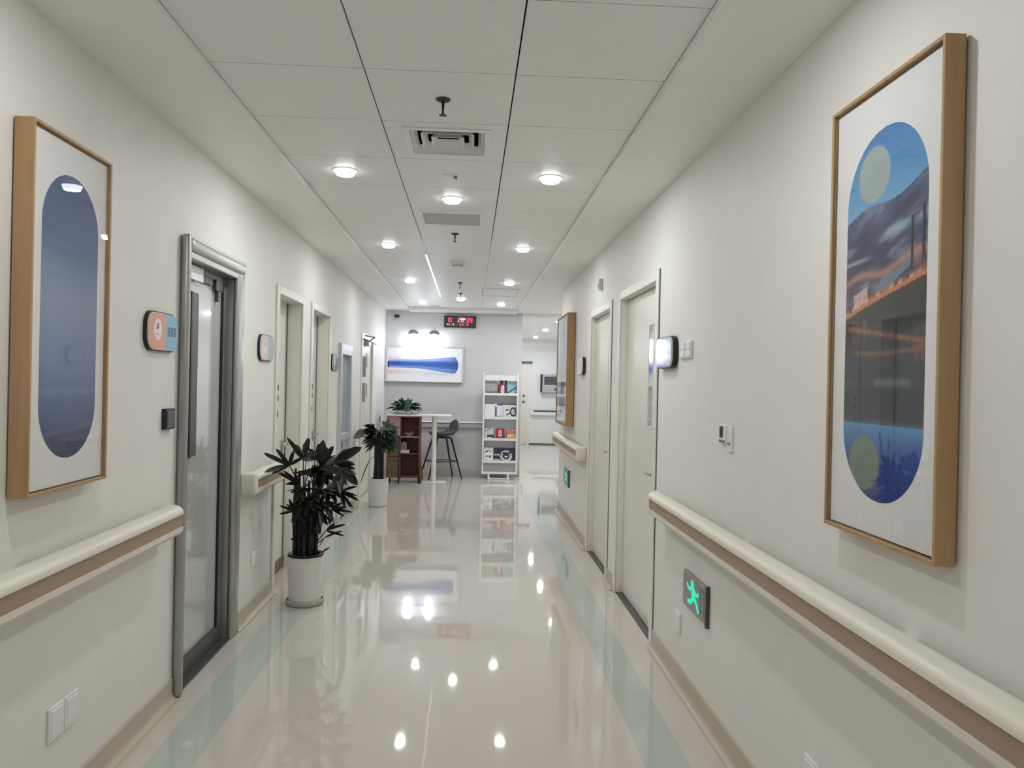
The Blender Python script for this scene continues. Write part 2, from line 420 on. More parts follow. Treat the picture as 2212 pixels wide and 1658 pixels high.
# left wall, two recessed cream doors
for op, nm, lab in ((DL2, 'door_4', 'nearer recessed cream door in the left wall behind the big palm'), (DL3, 'door_5', 'farther recessed cream door in the left wall')):
    r = door_root(nm, -1, op, lab); y0, y1, z = op
    casing(-1, op, .055, .016, .14, M_FRAME, r)
    leaf = obj('leaf', xbox(new(), -1, .12, .16, y0+.012, y1-.012, .09, z-.012), M_FRAME, r)
    obj('seal', xbox(new(), -1, .112, .121, y1-.026, y1-.012, .0, z-.012), mat('grey_seal', (120, 116, 110), .6), r)
    obj('kick_plate', xbox(new(), -1, .105, .16, y0+.012, y1-.012, .002, .09, .003), mat('brown_kick_plate', (112, 96, 84), .45), r)
    for zz in (1.53, 1.45, 1.33): obj('strike_plate', xbox(new(), -1, -.019, -.0, y0-.015, y0+.004, zz-.022, zz+.022), M_DGREY, r)
    lever(-1, .12, y1-.12, 1.05, -1, r)
# left wall, glazed aluminium door and service door beyond it
r = door_root('door_6', -1, DL4, 'pale grey aluminium door with one tall glass pane'); y0, y1, z = DL4
M_ALU = mat('pale_aluminium', (206, 208, 212), .35, .2)
bm = new(); xbox(bm, -1, -.035, .1, y0-.05, y0+.03, 0, z+.05, .006); xbox(bm, -1, -.035, .1, y1-.03, y1+.05, 0, z+.05, .006); xbox(bm, -1, -.035, .1, y0+.03, y1-.03, z-.07, z+.05, .006)
obj('frame', bm, M_ALU, r)
bm = new(); xbox(bm, -1, -.02, .05, y0+.03, y1-.03, .90, .98, .005); obj('mid_rail', bm, M_ALU, r)
obj('pane', xbox(new(), -1, .02, .03, y0+.03, y1-.03, .98, z-.07), mat('blue_grey_glass', (168, 182, 196), .12, coat=1., var=.12, scale=2.), r)
obj('lower_panel', xbox(new(), -1, .01, .04, y0+.03, y1-.03, .02, .90), mat('pale_green_glass', (178, 192, 184), .15, coat=1., var=.06), r)
r = door_root('door_7', -1, DL5, 'white service door with a closer at the far end of the left wall'); y0, y1, z = DL5
casing(-1, DL5, .06, .014, .12, M_FRAME, r)
leaf = obj('leaf', xbox(new(), -1, .02, .06, y0+.05, y1-.03, .01, z-.03), M_DOOR, r)
obj('edge_gap', xbox(new(), -1, .03, .09, y0+.012, y0+.05, .0, z-.012), M_BLACK, r)
bm = new(); xbox(bm, -1, -.05, .02, y0+.32, y0+.55, z-.10, z-.04, .006); cl = obj('closer', bm, M_STEEL, r)
bm = new(); tube(bm, [(FX(-1, -.05), y0+.40, z-.03), (FX(-1, -.16), y0+.05, z+.0), (FX(-1, -.04), y0-.02, z+.02)], .009, 6); tube(bm, [(FX(-1, -.05), y0+.40, z-.03), (FX(-1, -.07), y0+.95, z-.05)], .009, 6); obj('closer_arm', bm, M_DGREY, cl)
for ya, za, zb in ((.26, 1.64, 1.92), (.24, 1.30, 1.56)): obj('pull_bar', xbox(new(), -1, -.022, .02, y0+ya, y0+ya+.016, za, zb, .004), M_STEEL, r)
for za, zb in ((1.78, 1.98), (1.36, 1.54)): obj('hinge_plate', xbox(new(), -1, .012, .02, y0+.62, y0+.70, za, zb, .003), M_STEEL, r)

# ================================================================== HANDRAILS
def rail(side, y0, y1, label, caps, name='handrail', ct=.055):
    t = thing(name, label, 'handrail', (FX(side, -.06), (y0+y1)/2, .85), 'wall handrails')
    s = -1 if side > 0 else 1; X = FX(side, 0)
    def q(d, zz): return (X+s*d, zz)
    gp = [q(.03, .945), q(.03, .978)] + [q(.045+.058*math.sin(PI/2*k/6), .952+.038*math.cos(PI/2*k/6)) for k in range(7)] + [q(.103, .945)]
    obj('grip', prism(new(), gp, 'y', y0, y1), M_CREAM, t, smooth=True, angle=.9)
    obj('band', prism(new(), [q(.032, .886), q(.032, .945), q(.096, .945), q(.096, .886)], 'y', y0+.004, y1-.004), M_TAUPE, t)
    obj('lower_lip', prism(new(), [q(.03, .852), q(.03, .886), q(.102, .886), q(.102, .866), q(.092, .852)], 'y', y0, y1), M_CREAM, t)
    n = max(2, int((y1-y0)/1.1)+1)
    for k in range(n):
        yc = y0+.15+(y1-y0-.3)*k/(n-1)
        bm = new(); a, b = sorted((X, X+s*.034)); box(bm, a, b, yc-.03, yc+.03, .865, .97, .004); obj('bracket', bm, M_WHITE, t)
    for yc, dr in caps:
        bm = new(); a, b = sorted((X+s*(0 if ct > .03 else .03), X+s*.106)); ya, yb = sorted((yc, yc+dr*ct)); box(bm, a, b, ya, yb, .848, .992, min(.022, ct*.4), 4)
        obj('end_cap', bm, M_CREAM, t, smooth=True)
    return t
rail(1, YB+.05, 4.41, 'cream handrail with taupe band under the dusk bridge picture', [])
rail(-1, YB+.05, 3.70, 'cream handrail with taupe band under the plain blue picture', [])
rail(-1, 4.985, 5.63, 'short cream handrail piece between the steel door and the palm', [(4.985, -1), (5.63, 1)])
rail(1, 7.46, 9.60, 'cream handrail under the far side-on picture past the white doors', [(7.46, -1), (9.60, 1)])
t = thing('crash_rail', 'flat pale grey crash rail across the end wall behind the bar stool', 'handrail', (-.5, YE-.04, .82))
obj('rail_body', prism(new(), [(YE, .815), (YE-.05, .825), (YE-.055, .86), (YE-.055, .885), (YE-.03, .905), (YE, .905)], 'x', -1.42, .80), mat('pale_grey_vinyl', (190, 190, 193), .45), t)
obj('rail_cap', prism(new(), [(YE, .905), (YE-.065, .905), (YE-.068, .915), (YE-.06, .925), (YE, .925)], 'x', -1.42, .80), M_WHITE, t)

# ================================================================== FRAMED PICTURES
def picture(side, y0, y1, z0, z1, d, label, cap, paint, wallgap=.006):
    """box frame of oak slats, mount board, capsule print, glass; y0 nearest the camera"""
    t = thing('framed_picture', label, 'picture', (FX(side, -d/2), (y0+y1)/2, z0), 'tall framed pictures along the corridor')
    fwid = .011
    for a, b, c, e in ((y0, y0+fwid, z0, z1), (y1-fwid, y1, z0, z1), (y0+fwid, y1-fwid, z0, z0+fwid), (y0+fwid, y1-fwid, z1-fwid, z1)):
        obj('frame_slat', xbox(new(), side, -d, -wallgap, a, b, c, e, .0012, 1), M_OAK, t)
    obj('backing', xbox(new(), side, -.03, 0, y0+fwid, y1-fwid, z0+fwid, z1-fwid), M_BLACK, t)
    face = d-.014
    obj('mount_board', xbox(new(), side, -face, -.03, y0+fwid+.005, y1-fwid-.005, z0+fwid+.005, z1-fwid-.005), M_MATB, t)
    cy0, cy1, cz0, cz1 = cap; yc, hw = (cy0+cy1)/2, (cy1-cy0)/2
    X = FX(side, -face-.0006)
    sg = -1 if side > 0 else 1                 # image-left of the print is far on the right wall, near on the left wall
    ink('print', 260, 84, capsule((cz1-cz0)/(cy1-cy0)), lambda s, v: (X, yc+sg*s*hw, cz0+v*(cz1-cz0)), paint, t)
    obj('glass', xbox(new(), side, -d+.005, -d+.008, y0+fwid, y1-fwid, z0+fwid, z1-fwid), M_PANE, t)
    return t
def dusk(u, v):
    # sky above
    edge = .772+.062*u+.012*math.sin(u*7)
    if v > edge:
        c = stops(v, [(.77, (128, 184, 222)), (.86, (96, 160, 212)), (1, (72, 134, 196))])
        mu, mv = (u-.36)/.21, (v-.885)/.078
        r = math.hypot(mu, mv)
        if r < 1 and not (v < .83 and u > .52): c = mix((176, 190, 184), (160, 178, 178), fbm(u*9, v*30)); c = mix(c, (120, 170, 208), sm(r, .93, 1))
        return c
    if v > .50:
        n = fbm(u*3+v*6, v*26-u*4)
        c = stops(v, [(.50, (58, 50, 64)), (.56, (84, 66, 78)), (.60, (92, 78, 96)), (.66, (66, 70, 100)), (.72, (72, 80, 112)), (.78, (82, 92, 124))])
        c = mix(c, (128, 140, 166), sm(n, .50, .72)*.85); c = mix(c, (52, 54, 84), sm(.45-n, 0, .2)*.6)
        li = .700+.03*u; b = sm(1-abs(v-li)/.028, 0, 1)*sm(u, .3, .6)*sm(n, .35, .6); c = mix(c, (158, 178, 196), b)
        li = .655; c = mix(c, (186, 196, 206), sm(1-abs(v-li-.02*u)/.012, 0, 1)*sm(.45-u, 0, .3)*.8)
        li = .598+.045*u+.01*math.sin(u*9); c = mix(c, (190, 142, 122), sm(1-abs(v-li)/.02, 0, 1)*.85)
        # bridge towers
        for tu, wd, v0, v1 in ((.84, .016, .52, .735), (.965, .02, .52, .755)):
            if abs(u-tu) < wd and v0 < v < v1: c = mix((44, 34, 50), (120, 60, 50), sm(.62-v, 0, .08))
        deck = .508+.085*u**.8
        if v < deck: return mix((62, 54, 52), (44, 44, 42), sm(deck-v, 0, .02)) if v < deck-.012 else (214, 128, 84)
        g = sm(1-(v-deck)/.02, 0, 1)
        if g > 0:
            k = math.floor(u*22); c = mix(c, (236, 190, 140) if hsh(k, 3) > .5 else (200, 110, 80), g*(.35+.65*hsh(k, 1)))
        if .11 < u < .30 and v < deck+.042: c = mix((226, 196, 186), (150, 104, 100), hsh(math.floor(u*40), math.floor(v*120))*.5)
        if u > .88 and v < .66 and v > deck: c = mix(c, (226, 132, 104), .55*hsh(math.floor(u*50), math.floor(v*90)))
        return c
    if v > .205:
        c = stops(v, [(.205, (66, 72, 86)), (.30, (58, 62, 74)), (.38, (64, 68, 78)), (.46, (44, 46, 46)), (.5, (46, 44, 42))])
        lit = .475-.055*u; w_ = sm(1-abs(v-lit)/.014, 0, 1); c = mix(c, (206, 122, 86), w_*(.4+.6*vnoise(u*26, 2)))
        lit2 = .408-.012*math.sin(u*3); c = mix(c, (168, 116, 88), sm(1-abs(v-lit2)/.012, 0, 1)*.7*sm(u, .05, .2))
        if .1 < u < .3 and .43 < v < .49: c = mix(c, (186, 128, 104), .7*vnoise(u*40, v*20))
        if u > .87 and .37 < v < .47: c = mix(c, (190, 106, 80), .6*vnoise(u*40, v*60))
        c = mix(c, (120, 142, 152), sm(1-abs(v-.318)/.02, 0, 1)*(.75 if u > .42 and u < .85 else .35 if u < .12 else .12))
        c = mix(c, (36, 38, 50), .35*fbm(u*5, v*40))
        return mix(c, (90, 120, 152), sm(.225-v, 0, .02)*.6)
    c = stops(v, [(0, (40, 52, 124)), (.08, (44, 72, 150)), (.15, (66, 118, 178)), (.205, (96, 156, 200))])
    c = mix(c, (46, 70, 150), .55*sm(u, .55, 1)*sm(.19-v, 0, .05))
    for bu, tu, tv, wd in ((.60, .50, .185, .022), (.60, .62, .18, .018), (.62, .70, .145, .02), (.64, .80, .135, .024), (.60, .56, .12, .05)):
        f = max(0., min(1., (v-.03)/(tv-.03)))
        if v < tv and abs(u-(bu+(tu-bu)*f)) < wd*(1.5-f): c = mix(c, (32, 62, 148), .8)
    r = math.hypot((u-.30)/.215, (v-.098)/.078)
    if r < 1: c = mix(mix((136, 152, 128), (98, 122, 118), fbm(u*7, v*26)), c, sm(r, .9, 1))
    return c
def bluehaze(u, v):
    c = stops(v, [(0, (52, 62, 100)), (.07, (62, 76, 118)), (.13, (74, 92, 138)), (.20, (92, 112, 160)), (.34, (124, 142, 184)), (.55, (140, 156, 184)), (.66, (122, 142, 176)), (.80, (82, 106, 150)), (1, (58, 82, 130))])
    c = mix(c, (176, 188, 210), .25*sm(1-abs(v-.235)/.02, 0, 1))
    h = .085+.03*u; c = mix(c, (96, 112, 150), .6*sm(1-abs(v-h)/.012, 0, 1)); 
    if v < h-.01: c = mix(c, (50, 58, 92), .5)
    return mix(c, (150, 165, 195), .12*(fbm(u*3, v*9)-.4))
picture(1, 1.732, 2.292, 1.19, 2.445, .058, 'tall oak framed print of a moonlit dusk bridge on the right wall', (1.808, 2.207, 1.298, 2.318), dusk)
picture(-1, 2.470, 2.992, 1.203, 2.405, .068, 'tall oak framed print of plain hazy blue on the left wall', (2.546, 2.918, 1.308, 2.284), bluehaze)
def palepic(u, v): return stops(v, [(0, (150, 160, 180)), (.3, (196, 200, 208)), (.34, (120, 124, 130)), (.42, (150, 154, 160)), (.45, (205, 208, 214)), (1, (214, 218, 226))])
picture(1, 8.40, 9.36, 1.13, 2.40, .095, 'oak framed pale picture seen almost edge-on at the far right wall', (8.56, 9.20, 1.25, 2.28), palepic)

# end wall picture
t = thing('framed_picture', 'wide white framed picture of a blue brush stroke on the end wall', 'picture', (-.78, YE-.03, 1.585))
px0, px1, pz0, pz1, py = -1.445, -.128, 1.585, 2.195, YE-.07
for a, b, c, e in ((px0, px0+.045, pz0, pz1), (px1-.018, px1, pz0, pz1), (px0+.045, px1-.018, pz0, pz0+.018), (px0+.045, px1-.018, pz1-.018, pz1)):
    obj('frame_slat', box(new(), a, b, py, YE, c, e, .002, 1), mat('white_grey_frame', (206, 202, 202), .4), t)
obj('canvas_board', box(new(), px0+.045, px1-.018, py+.02, YE-.005, pz0+.018, pz1-.018), M_MATB, t)
def stroke(u, v):
    c = (240, 240, 246)
    top = .58+.0*u; 
    fl = sm(u, .35, .95)
    hi, lo = .635+.085*fl, .375-.135*fl
    c = mix(c, (232, 186, 190), .75*sm(.55-u, 0, .5)*sm(1-abs(v-.27)/.1, 0, 1))
    c = mix(c, (236, 206, 218), .7*sm(.5-u, 0, .4)*sm(1-abs(v-.66)/.09, 0, 1))
    c = mix(c, (212, 212, 216), .6*sm(1-abs(v-.24)/.12, 0, 1)*sm(u, .2, .6)*sm(.95-u, 0, .1))
    c = mix(c, (226, 234, 240), .6*sm(1-abs(v-.75)/.1, 0, 1)*sm(u, .55, .8)*sm(.93-u, 0, .06))
    end = .95-.75*(v-.48)**2
    if lo < v < hi and u < end and u > .015:
        k = (v-lo)/(hi-lo)
        c = stops(k, [(0, (92, 118, 190)), (.16, (120, 160, 226)), (.3, (66, 108, 186)), (.5, (44, 90, 160)), (.68, (64, 106, 180)), (.84, (140, 164, 222)), (1, (138, 150, 208))])
        if u < .4: c = mix(c, (60, 64, 160), .7*sm(.4-u, 0, .35)*sm(1-abs(k-.5)/.28, 0, 1)); c = mix(c, (206, 196, 226), .8*sm(.35-u, 0, .3)*sm(abs(k-.5), .3, .42))
        c = mix(c, (48, 78, 150), .5*sm(u, .82, .95))
    if u < .02 and .38 < v < .58: c = (52, 40, 120)
    return c
ink('print', 100, 180, lambda v: 1., lambda s, v: ((px0+.045+px1-.018)/2+s*(px1-px0-.063)/2, py+.0195, pz0+.018+v*(pz1-pz0-.036)), stroke, t)

# two lamps over that picture
for lx, lab in ((-.975, 'left glowing picture light over the wide blue picture'), (-.622, 'right glowing picture light over the wide blue picture')):
    t = thing('picture_light', lab, 'wall lamp', (lx, YE-.12, 2.23), 'picture lights on the end wall')
    obj('wall_plate', box(new(), lx-.025, lx+.025, YE-.012, YE, 2.36, 2.46, .004), M_WHITE, t)
    bm = new(); tube(bm, [(lx, YE-.01, 2.42), (lx, YE-.06, 2.47), (lx, YE-.12, 2.465), (lx, YE-.13, 2.43)], .007, 8); obj('arm', bm, M_CHROME, t, smooth=True)
    bm = new(); prof = [(.012, .235)]
    for k in range(7): a = PI/2*k/6; prof.append((.012+.078*math.sin(a), .165+.07*math.cos(a)))
    prof += [(.087, .162), (.081, .168), (.02, .226)]
    lathe(bm, prof, (lx, YE-.13, 2.225), 24); obj('shade', bm, mat('steel_wire_shade', (150, 148, 150), .35, .7), t, smooth=True)
    bm = new(); lathe(bm, [(0, -.02), (.055, -.014), (.078, .01), (.082, .06), (.074, .13), (.045, .165), (0, .17)], (lx, YE-.13, 2.225), 20); obj('bulb', bm, M_LED_P, t, smooth=True)
    L = bpy.data.lights.new('lamp_point', 'POINT'); L.shadow_soft_size = .05; L.energy = P_PIC; L.color = COL_PIC
    lo = bpy.data.objects.new('lamp_point', L); C.objects.link(lo); lo.parent = t; lo.location = Vector((lx, YE-.13, 2.13))-t.location

# ================================================================== WALL PLAQUES, SWITCHES, SIGNS
def plaque(side, y0, y1, z0, z1, label, paint, dep=.022, gloss=True):
    t = thing('door_sign', label, 'sign', (FX(side, -dep/2), (y0+y1)/2, z0), 'rounded door signs')
    X0 = FX(side, 0); s = -1 if side > 0 else 1; r = (z1-z0)*.36
    bm = new(); poly = rrpoly(y0, y1, z0, z1, r)
    prism(bm, poly, 'x', X0, X0+s*dep*.75); obj('backing', bm, M_BLACK, t)
    yc, hw = (y0+y1)/2, (y1-y0)/2-.008; h = (z1-z0)-.016
    bm = new(); prism(bm, rrpoly(y0+.006, y1-.006, z0+.006, z1-.006, r-.004), 'x', X0+s*dep*.75, X0+s*dep); obj('plate', bm, M_WHITE, t)
    sg = -1 if side > 0 else 1
    ink('face', 90, 110, roundrect(h/(2*hw), (r-.006)/hw), lambda q, v: (X0+s*(dep+.0006), yc+sg*q*hw, z0+.008+v*h), paint, t, print_mat('glossy_sign_print', .08, 1.) if gloss else print_mat('satin_sign_print', .35, .15))
    return t
def signface(left, right, glyphs=True):
    def f(u, v):
        c = left if u < .56 else right
        du, dv = (u-.30)/.13, (v-.55)/.30
        if du*du+dv*dv < 1:
            c = (236, 226, 222)
            if .25 < u < .33 and .55 < v < .72 and not (.27 < u < .29 and .6 < v < .7) and (u-.25) < (v-.5)*.8: c = (70, 60, 84)
            if .22 < u < .38 and (.40 < v < .43) and math.sin(u*160) > -.3: c = (150, 130, 140)
        if glyphs and .63 < u < .95 and .40 < v < .66:
            k = (u-.63)/.108; fx = k-math.floor(k); fy = (v-.40)/.26
            if fx < .78:
                i = math.floor(k); fx /= .78
                on = fx < .16 or fx > .84 or fy > .88 or (i == 0 and abs(fy-.55) < .09) or (i == 1 and (abs(fy-.3) < .08 or abs(fy-.62) < .07)) or (i == 2 and abs(fx-.5) < .09) or fy < .1 and i != 2
                c = (30, 62, 100) if on else mix(c, (44, 84, 128), .7)
        return c
    return f
plaque(-1, 3.45, 3.80, 1.712, 1.893, 'orange and blue rounded door sign left of the steel door', signface((226, 158, 130), (126, 182, 212)), gloss=False)
plaque(-1, 5.26, 5.62, 1.718, 1.900, 'pale peach and grey rounded door sign between two left doors', signface((226, 192, 170), (150, 164, 186), False))
plaque(-1, 7.98, 8.33, 1.69, 1.865, 'small dark grey rounded door sign before the glazed door', signface((120, 124, 132), (96, 98, 108), False), gloss=False)
plaque(1, 4.19, 4.55, 1.705, 1.888, 'shiny silvery rounded door sign right of the nearer white door', signface((150, 158, 182), (126, 140, 176), False), .040)
plaque(1, 7.60, 7.94, 1.70, 1.88, 'narrow-looking white rounded door sign beside the farther white door', signface((222, 224, 228), (206, 210, 216), False), .04)

def plate(name, side, y0, y1, z0, z1, label, cat, dep=.010, m=None, group=None):
    t = thing(name, label, cat, (FX(side, -dep/2), (y0+y1)/2, z0), group)
    obj('plate', xbox(new(), side, -dep, 0, y0, y1, z0, z1, .003, 2), m or M_WHITE, t)
    return t
def socket(side, y0, y1, z0, z1, label, holes=True):
    t = plate('wall_socket', side, y0, y1, z0, z1, label, 'socket', group='white wall sockets')
    yc, zc = (y0+y1)/2, (z0+z1)/2
    ins = obj('insert', xbox(new(), side, -.0125, -.008, y0+.012, y1-.012, z0+.012, z1-.012, .002, 1), M_WHITE, t)
    return t
socket(-1, 2.738, 2.836, .305, .425, 'near white wall socket plate of the pair low on the left wall')
socket(-1, 2.842, 2.938, .305, .425, 'far white wall socket plate of the pair low on the left wall')
socket(-1, 5.22, 5.30, .32, .42, 'near small white socket plate under the short handrail piece')
socket(-1, 5.308, 5.385, .32, .42, 'far small white socket plate under the short handrail piece')
socket(1, 4.02, 4.115, .275, .385, 'white wall socket plate below and left of the green exit sign')
socket(1, 2.40, 2.50, .27, .382, 'white wall socket plate low on the right wall below the big picture')
t = plate('card_reader', -1, 3.675, 3.785, 1.345, 1.443, 'square black card reader on the wall left of the steel door', 'card reader', .022, M_BLACK)
obj('front_panel', xbox(new(), -1, -.0235, -.02, 3.685, 3.775, 1.353, 1.435, .001, 1), mat('black_gloss', (30, 30, 33), .15), t)
for ya, yb, lab in ((4.02, 4.118, 'far white light switch of the pair beside the silvery sign'), (3.91, 4.008, 'near white light switch of the pair beside the silvery sign')):
    t = plate('light_switch', 1, ya, yb, 1.752, 1.845, lab, 'switch', .012, group='light switches by the silvery sign')
    for za, zb in ((1.758, 1.797), (1.800, 1.839)): obj('rocker', xbox(new(), 1, -.017, -.010, ya+.008, yb-.008, za, zb, .002, 1), M_WHITE, t)
t = plate('thermostat', 1, 3.335, 3.425, 1.348, 1.432, 'white thermostat plate with small black screen on the right wall', 'thermostat', .014)
obj('screen', xbox(new(), 1, -.0155, -.013, 3.375, 3.418, 1.375, 1.425), M_BLACK, t)
obj('button_row', xbox(new(), 1, -.017, -.013, 3.345, 3.42, 1.353, 1.364, .001, 1), mat('grey_buttons', (120, 118, 116), .5), t)
t = plate('call_button', 1, 3.275, 3.33, 1.318, 1.43, 'slim white wall plate touching the thermostat', 'switch', .010)
obj('button', xbox(new(), 1, -.013, -.009, 3.285, 3.32, 1.35, 1.358, .0005, 1), mat('grey_buttons', (120, 118, 116), .5), t)
t = plate('wall_sensor', 1, 6.70, 6.79, 2.45, 2.545, 'small pale grey sensor box above the farther white door', 'sensor', .035, mat('pale_grey_box', (206, 205, 200), .45))
obj('sensor_window', xbox(new(), 1, -.037, -.034, 6.725, 6.765, 2.47, 2.50), mat('grey_buttons', (120, 118, 116), .5), t)

# exit signs with the running figure
M_GREEN = glow('exit_green_glow', (.06, .82, .50), 1.0)
M_PLATE = mat('brushed_exit_plate', (150, 146, 148), .35, .5)
def figure(bm, P):
    """running figure as thick strokes in (a, b) sign units, 0..1 across and up"""
    def disc(a, b, r):
        vs = [bm.verts.new(P(a+r*.62*math.cos(2*PI*k/16), b+r*math.sin(2*PI*k/16))) for k in range(16)]; bm.faces.new(vs)
    def limb(p, q, w_):
        dx, dy = q[0]-p[0], (q[1]-p[1])*.55; L = math.hypot(dx, dy); nx, ny = -dy/L*w_, dx/L*w_/.55
        bm.faces.new([bm.verts.new(P(*z)) for z in ((p[0]+nx, p[1]+ny), (q[0]+nx, q[1]+ny), (q[0]-nx, q[1]-ny), (p[0]-nx, p[1]-ny))])
    disc(.44, .80, .11)
    limb((.45, .70), (.50, .42), .075); limb((.44, .66), (.28, .58), .032); limb((.28, .58), (.22, .72), .030); limb((.47, .66), (.62, .56), .032); limb((.62, .56), (.70, .66), .030)
    limb((.49, .46), (.62, .34), .042); limb((.62, .34), (.70, .12), .038); limb((.48, .44), (.40, .26), .042); limb((.40, .26), (.24, .20), .036)
def exit_sign(y0, y1, z0, z1, label):
    t = thing('exit_sign', label, 'exit sign', (XR, (y0+y1)/2, z0), 'low green exit signs')
    obj('plate', xbox(new(), 1, -.016, 0, y0, y1, z0, z1, .002, 1), M_PLATE, t)
    obj('edge', xbox(new(), 1, -.020, 0, y0-.012, y0, z0-.01, z1+.01), M_DGREY, t)
    bm = new(); figure(bm, lambda a, b: (XR-.0168, y1-(y1-y0)*(a*1.05-.03), z0+(z1-z0)*b)); obj('running_figure', bm, M_GREEN, t)
    bm = new(); X = XR-.0166
    for a0, a1, b0, b1 in ((.76, .80, .16, .86), (.90, .94, .16, .86), (.80, .90, .80, .86)):
        bm.faces.new([bm.verts.new((X, y1-(y1-y0)*a, z0+(z1-z0)*b)) for a, b in ((a0, b0), (a1, b0), (a1, b1), (a0, b1))])
    obj('doorway_mark', bm, mat('dull_green_mark', (90, 128, 116), .5), t)
exit_sign(3.56, 3.945, .468, .645, 'grey plate exit sign with glowing green running figure, nearest the camera')
exit_sign(8.62, 9.05, .435, .61, 'small green exit sign below the far right handrail')

# LED clock on the end wall
t = thing('led_clock', 'black digital wall clock with red glowing digits on the end wall', 'clock', (-.195, YE-.03, 2.525))
obj('case', box(new(), -.465, .074, YE-.06, YE, 2.525, 2.72, .005), M_BLACK, t)
obj('screen', box(new(), -.45, .06, YE-.0625, YE-.058, 2.54, 2.705), mat('dark_red_screen', (48, 8, 20), .25, coat=.5), t)
M_RED, M_PINK = glow('red_digit_glow', (1.0, .10, .12), 1.6), glow('pink_digit_glow', (1.0, .45, .45), 1.2)
SEG = {'0': 'abcdef', '1': 'bc', '9': 'abcdfg', '2': 'abged', '5': 'acdfg', ':': ''}
def digit(ch, x, z, wd, h, th, m):
    bm = new(); y = YE-.0634
    R = {'a': (0, wd, h-th, h), 'g': (0, wd, h/2-th/2, h/2+th/2), 'd': (0, wd, 0, th), 'f': (0, th, h/2, h), 'e': (0, th, 0, h/2), 'b': (wd-th, wd, h/2, h), 'c': (wd-th, wd, 0, h/2)}
    for s_ in SEG[ch]:
        a, b, c, e = R[s_]; box(bm, x+a, x+b, y, y+.002, z+c, z+e)
    obj('digit', bm, m, t)
for ch, x, m in (('1', -.425, M_RED), ('0', -.375, M_RED), ('2', -.235, M_PINK), ('0', -.180, M_PINK), ('0', -.085, M_RED), ('9', -.028, M_RED)):
    digit(ch, x, 2.612, .040, .076, .011, m)
for k, ch in enumerate('2019'): digit(ch, -.425+.036*k, 2.556, .024, .034, .006, M_PINK)
for k, ch in enumerate('0519'): digit(ch, -.20+.040*k, 2.556, .024, .034, .006, M_RED)
# dome camera
t = thing('dome_camera', 'small black dome camera at the top of the end wall', 'camera', (-1.262, YE-.05, 2.66))
obj('bracket', box(new(), -1.30, -1.225, YE-.03, YE, 2.675, 2.70, .004), M_BLACK, t)
bm = new(); lathe(bm, [(0, -.03), (.03, -.024), (.042, -.008), (.045, .012), (.042, .02), (0, .02)], (-1.262, YE-.055, 2.69), 20); obj('dome', bm, M_BLACK, t, smooth=True)

# ================================================================== CEILING FITTINGS
def downlight(x, y, z, m, label, r=.058):
    t = thing('downlight', label, 'downlight', (x, y, z-.032), 'round ceiling downlights')
    bm = new(); lathe(bm, [(r, .0), (r+.006, -.005), (r+.016, -.004), (r+.019, .0), (r, .0)], (x, y, z), 32); obj('trim_ring', bm, M_WHITE, t, smooth=True)
    bm = new(); lathe(bm, [(r, -.001), (r*.99, -.014), (r*.93, -.024), (r*.84, -.029), (0, -.030)], (x, y, z), 24); obj('diffuser', bm, m, t, smooth=True)
    lamp(t, (x, y, z-.0312), r*.84, P_NEAR if m is M_LED_N else P_FAR if m is M_LED_F else P_HALL, COL_NEAR if m is M_LED_N else COL_FAR)
def lamp(parent, loc, r, power, col):
    L = bpy.data.lights.new('lamp_disc', 'AREA'); L.shape = 'DISK'; L.size = 2*r; L.energy = power; L.color = col
    o = bpy.data.objects.new('lamp_disc', L); C.objects.link(o); o.parent = parent; o.location = Vector(loc)-parent_loc(parent)
    return o
XLa, XLb = -.762, .452
seq = ['first', 'second', 'third', 'fourth']
for i, y in enumerate((4.53, 6.93, 9.36, 11.90)):
    m = M_LED_N if i < 2 else M_LED_F
    downlight(XLa, y, ZC, m, f'{seq[i]} round downlight of the left ceiling row counted from the camera')
    downlight(XLb, y, ZC, m, f'{seq[i]} round downlight of the right ceiling row counted from the camera')
downlight(-.148, 5.13, ZC, M_LED_N, 'round downlight in the middle panels just before the grey return grille')
downlight(-.168, 11.28, ZC, M_LED_F, 'round downlight in the middle of the ceiling near the end wall')
for y in (2.10, -.30):  # the pair behind the viewer continues the rows unseen, added for its light
    for x in (XLa, XLb):
        downlight(x, y, ZC, M_LED_N, f'{"left" if x < 0 else "right"} row downlight {"just above the top edge of the view" if y > 1 else "added unseen above and behind the viewer for light"}')
for y, lab in ((12.0, 'side hall downlight hidden nearest the right wall corner'), (13.75, 'nearest visible downlight of the side hall'), (16.2, 'middle downlight of the side hall'), (18.7, 'farthest downlight of the side hall before the far door')):
    downlight(1.58, y, ZS if y < YE else ZH, M_LED_H, lab)
t = thing('bright_seam_strip', 'thin glowing strip added for a far ceiling seam that catches light', 'ceiling seam', (-.455, 9.2, ZC-.006))  # added glowing strip where the panel seam catches light
obj('strip_base', box(new(), -.470, -.443, 7.40, 11.05, ZC-.004, ZC, .001, 1), M_WHITE, t)
obj('diffuser', box(new(), -.465, -.448, 7.41, 11.04, ZC-.006, ZC-.004), glow('seam_glow', (1, 1, 1), 1.5), t)  # emissive face gives the seam its brightness, no lamp behind it

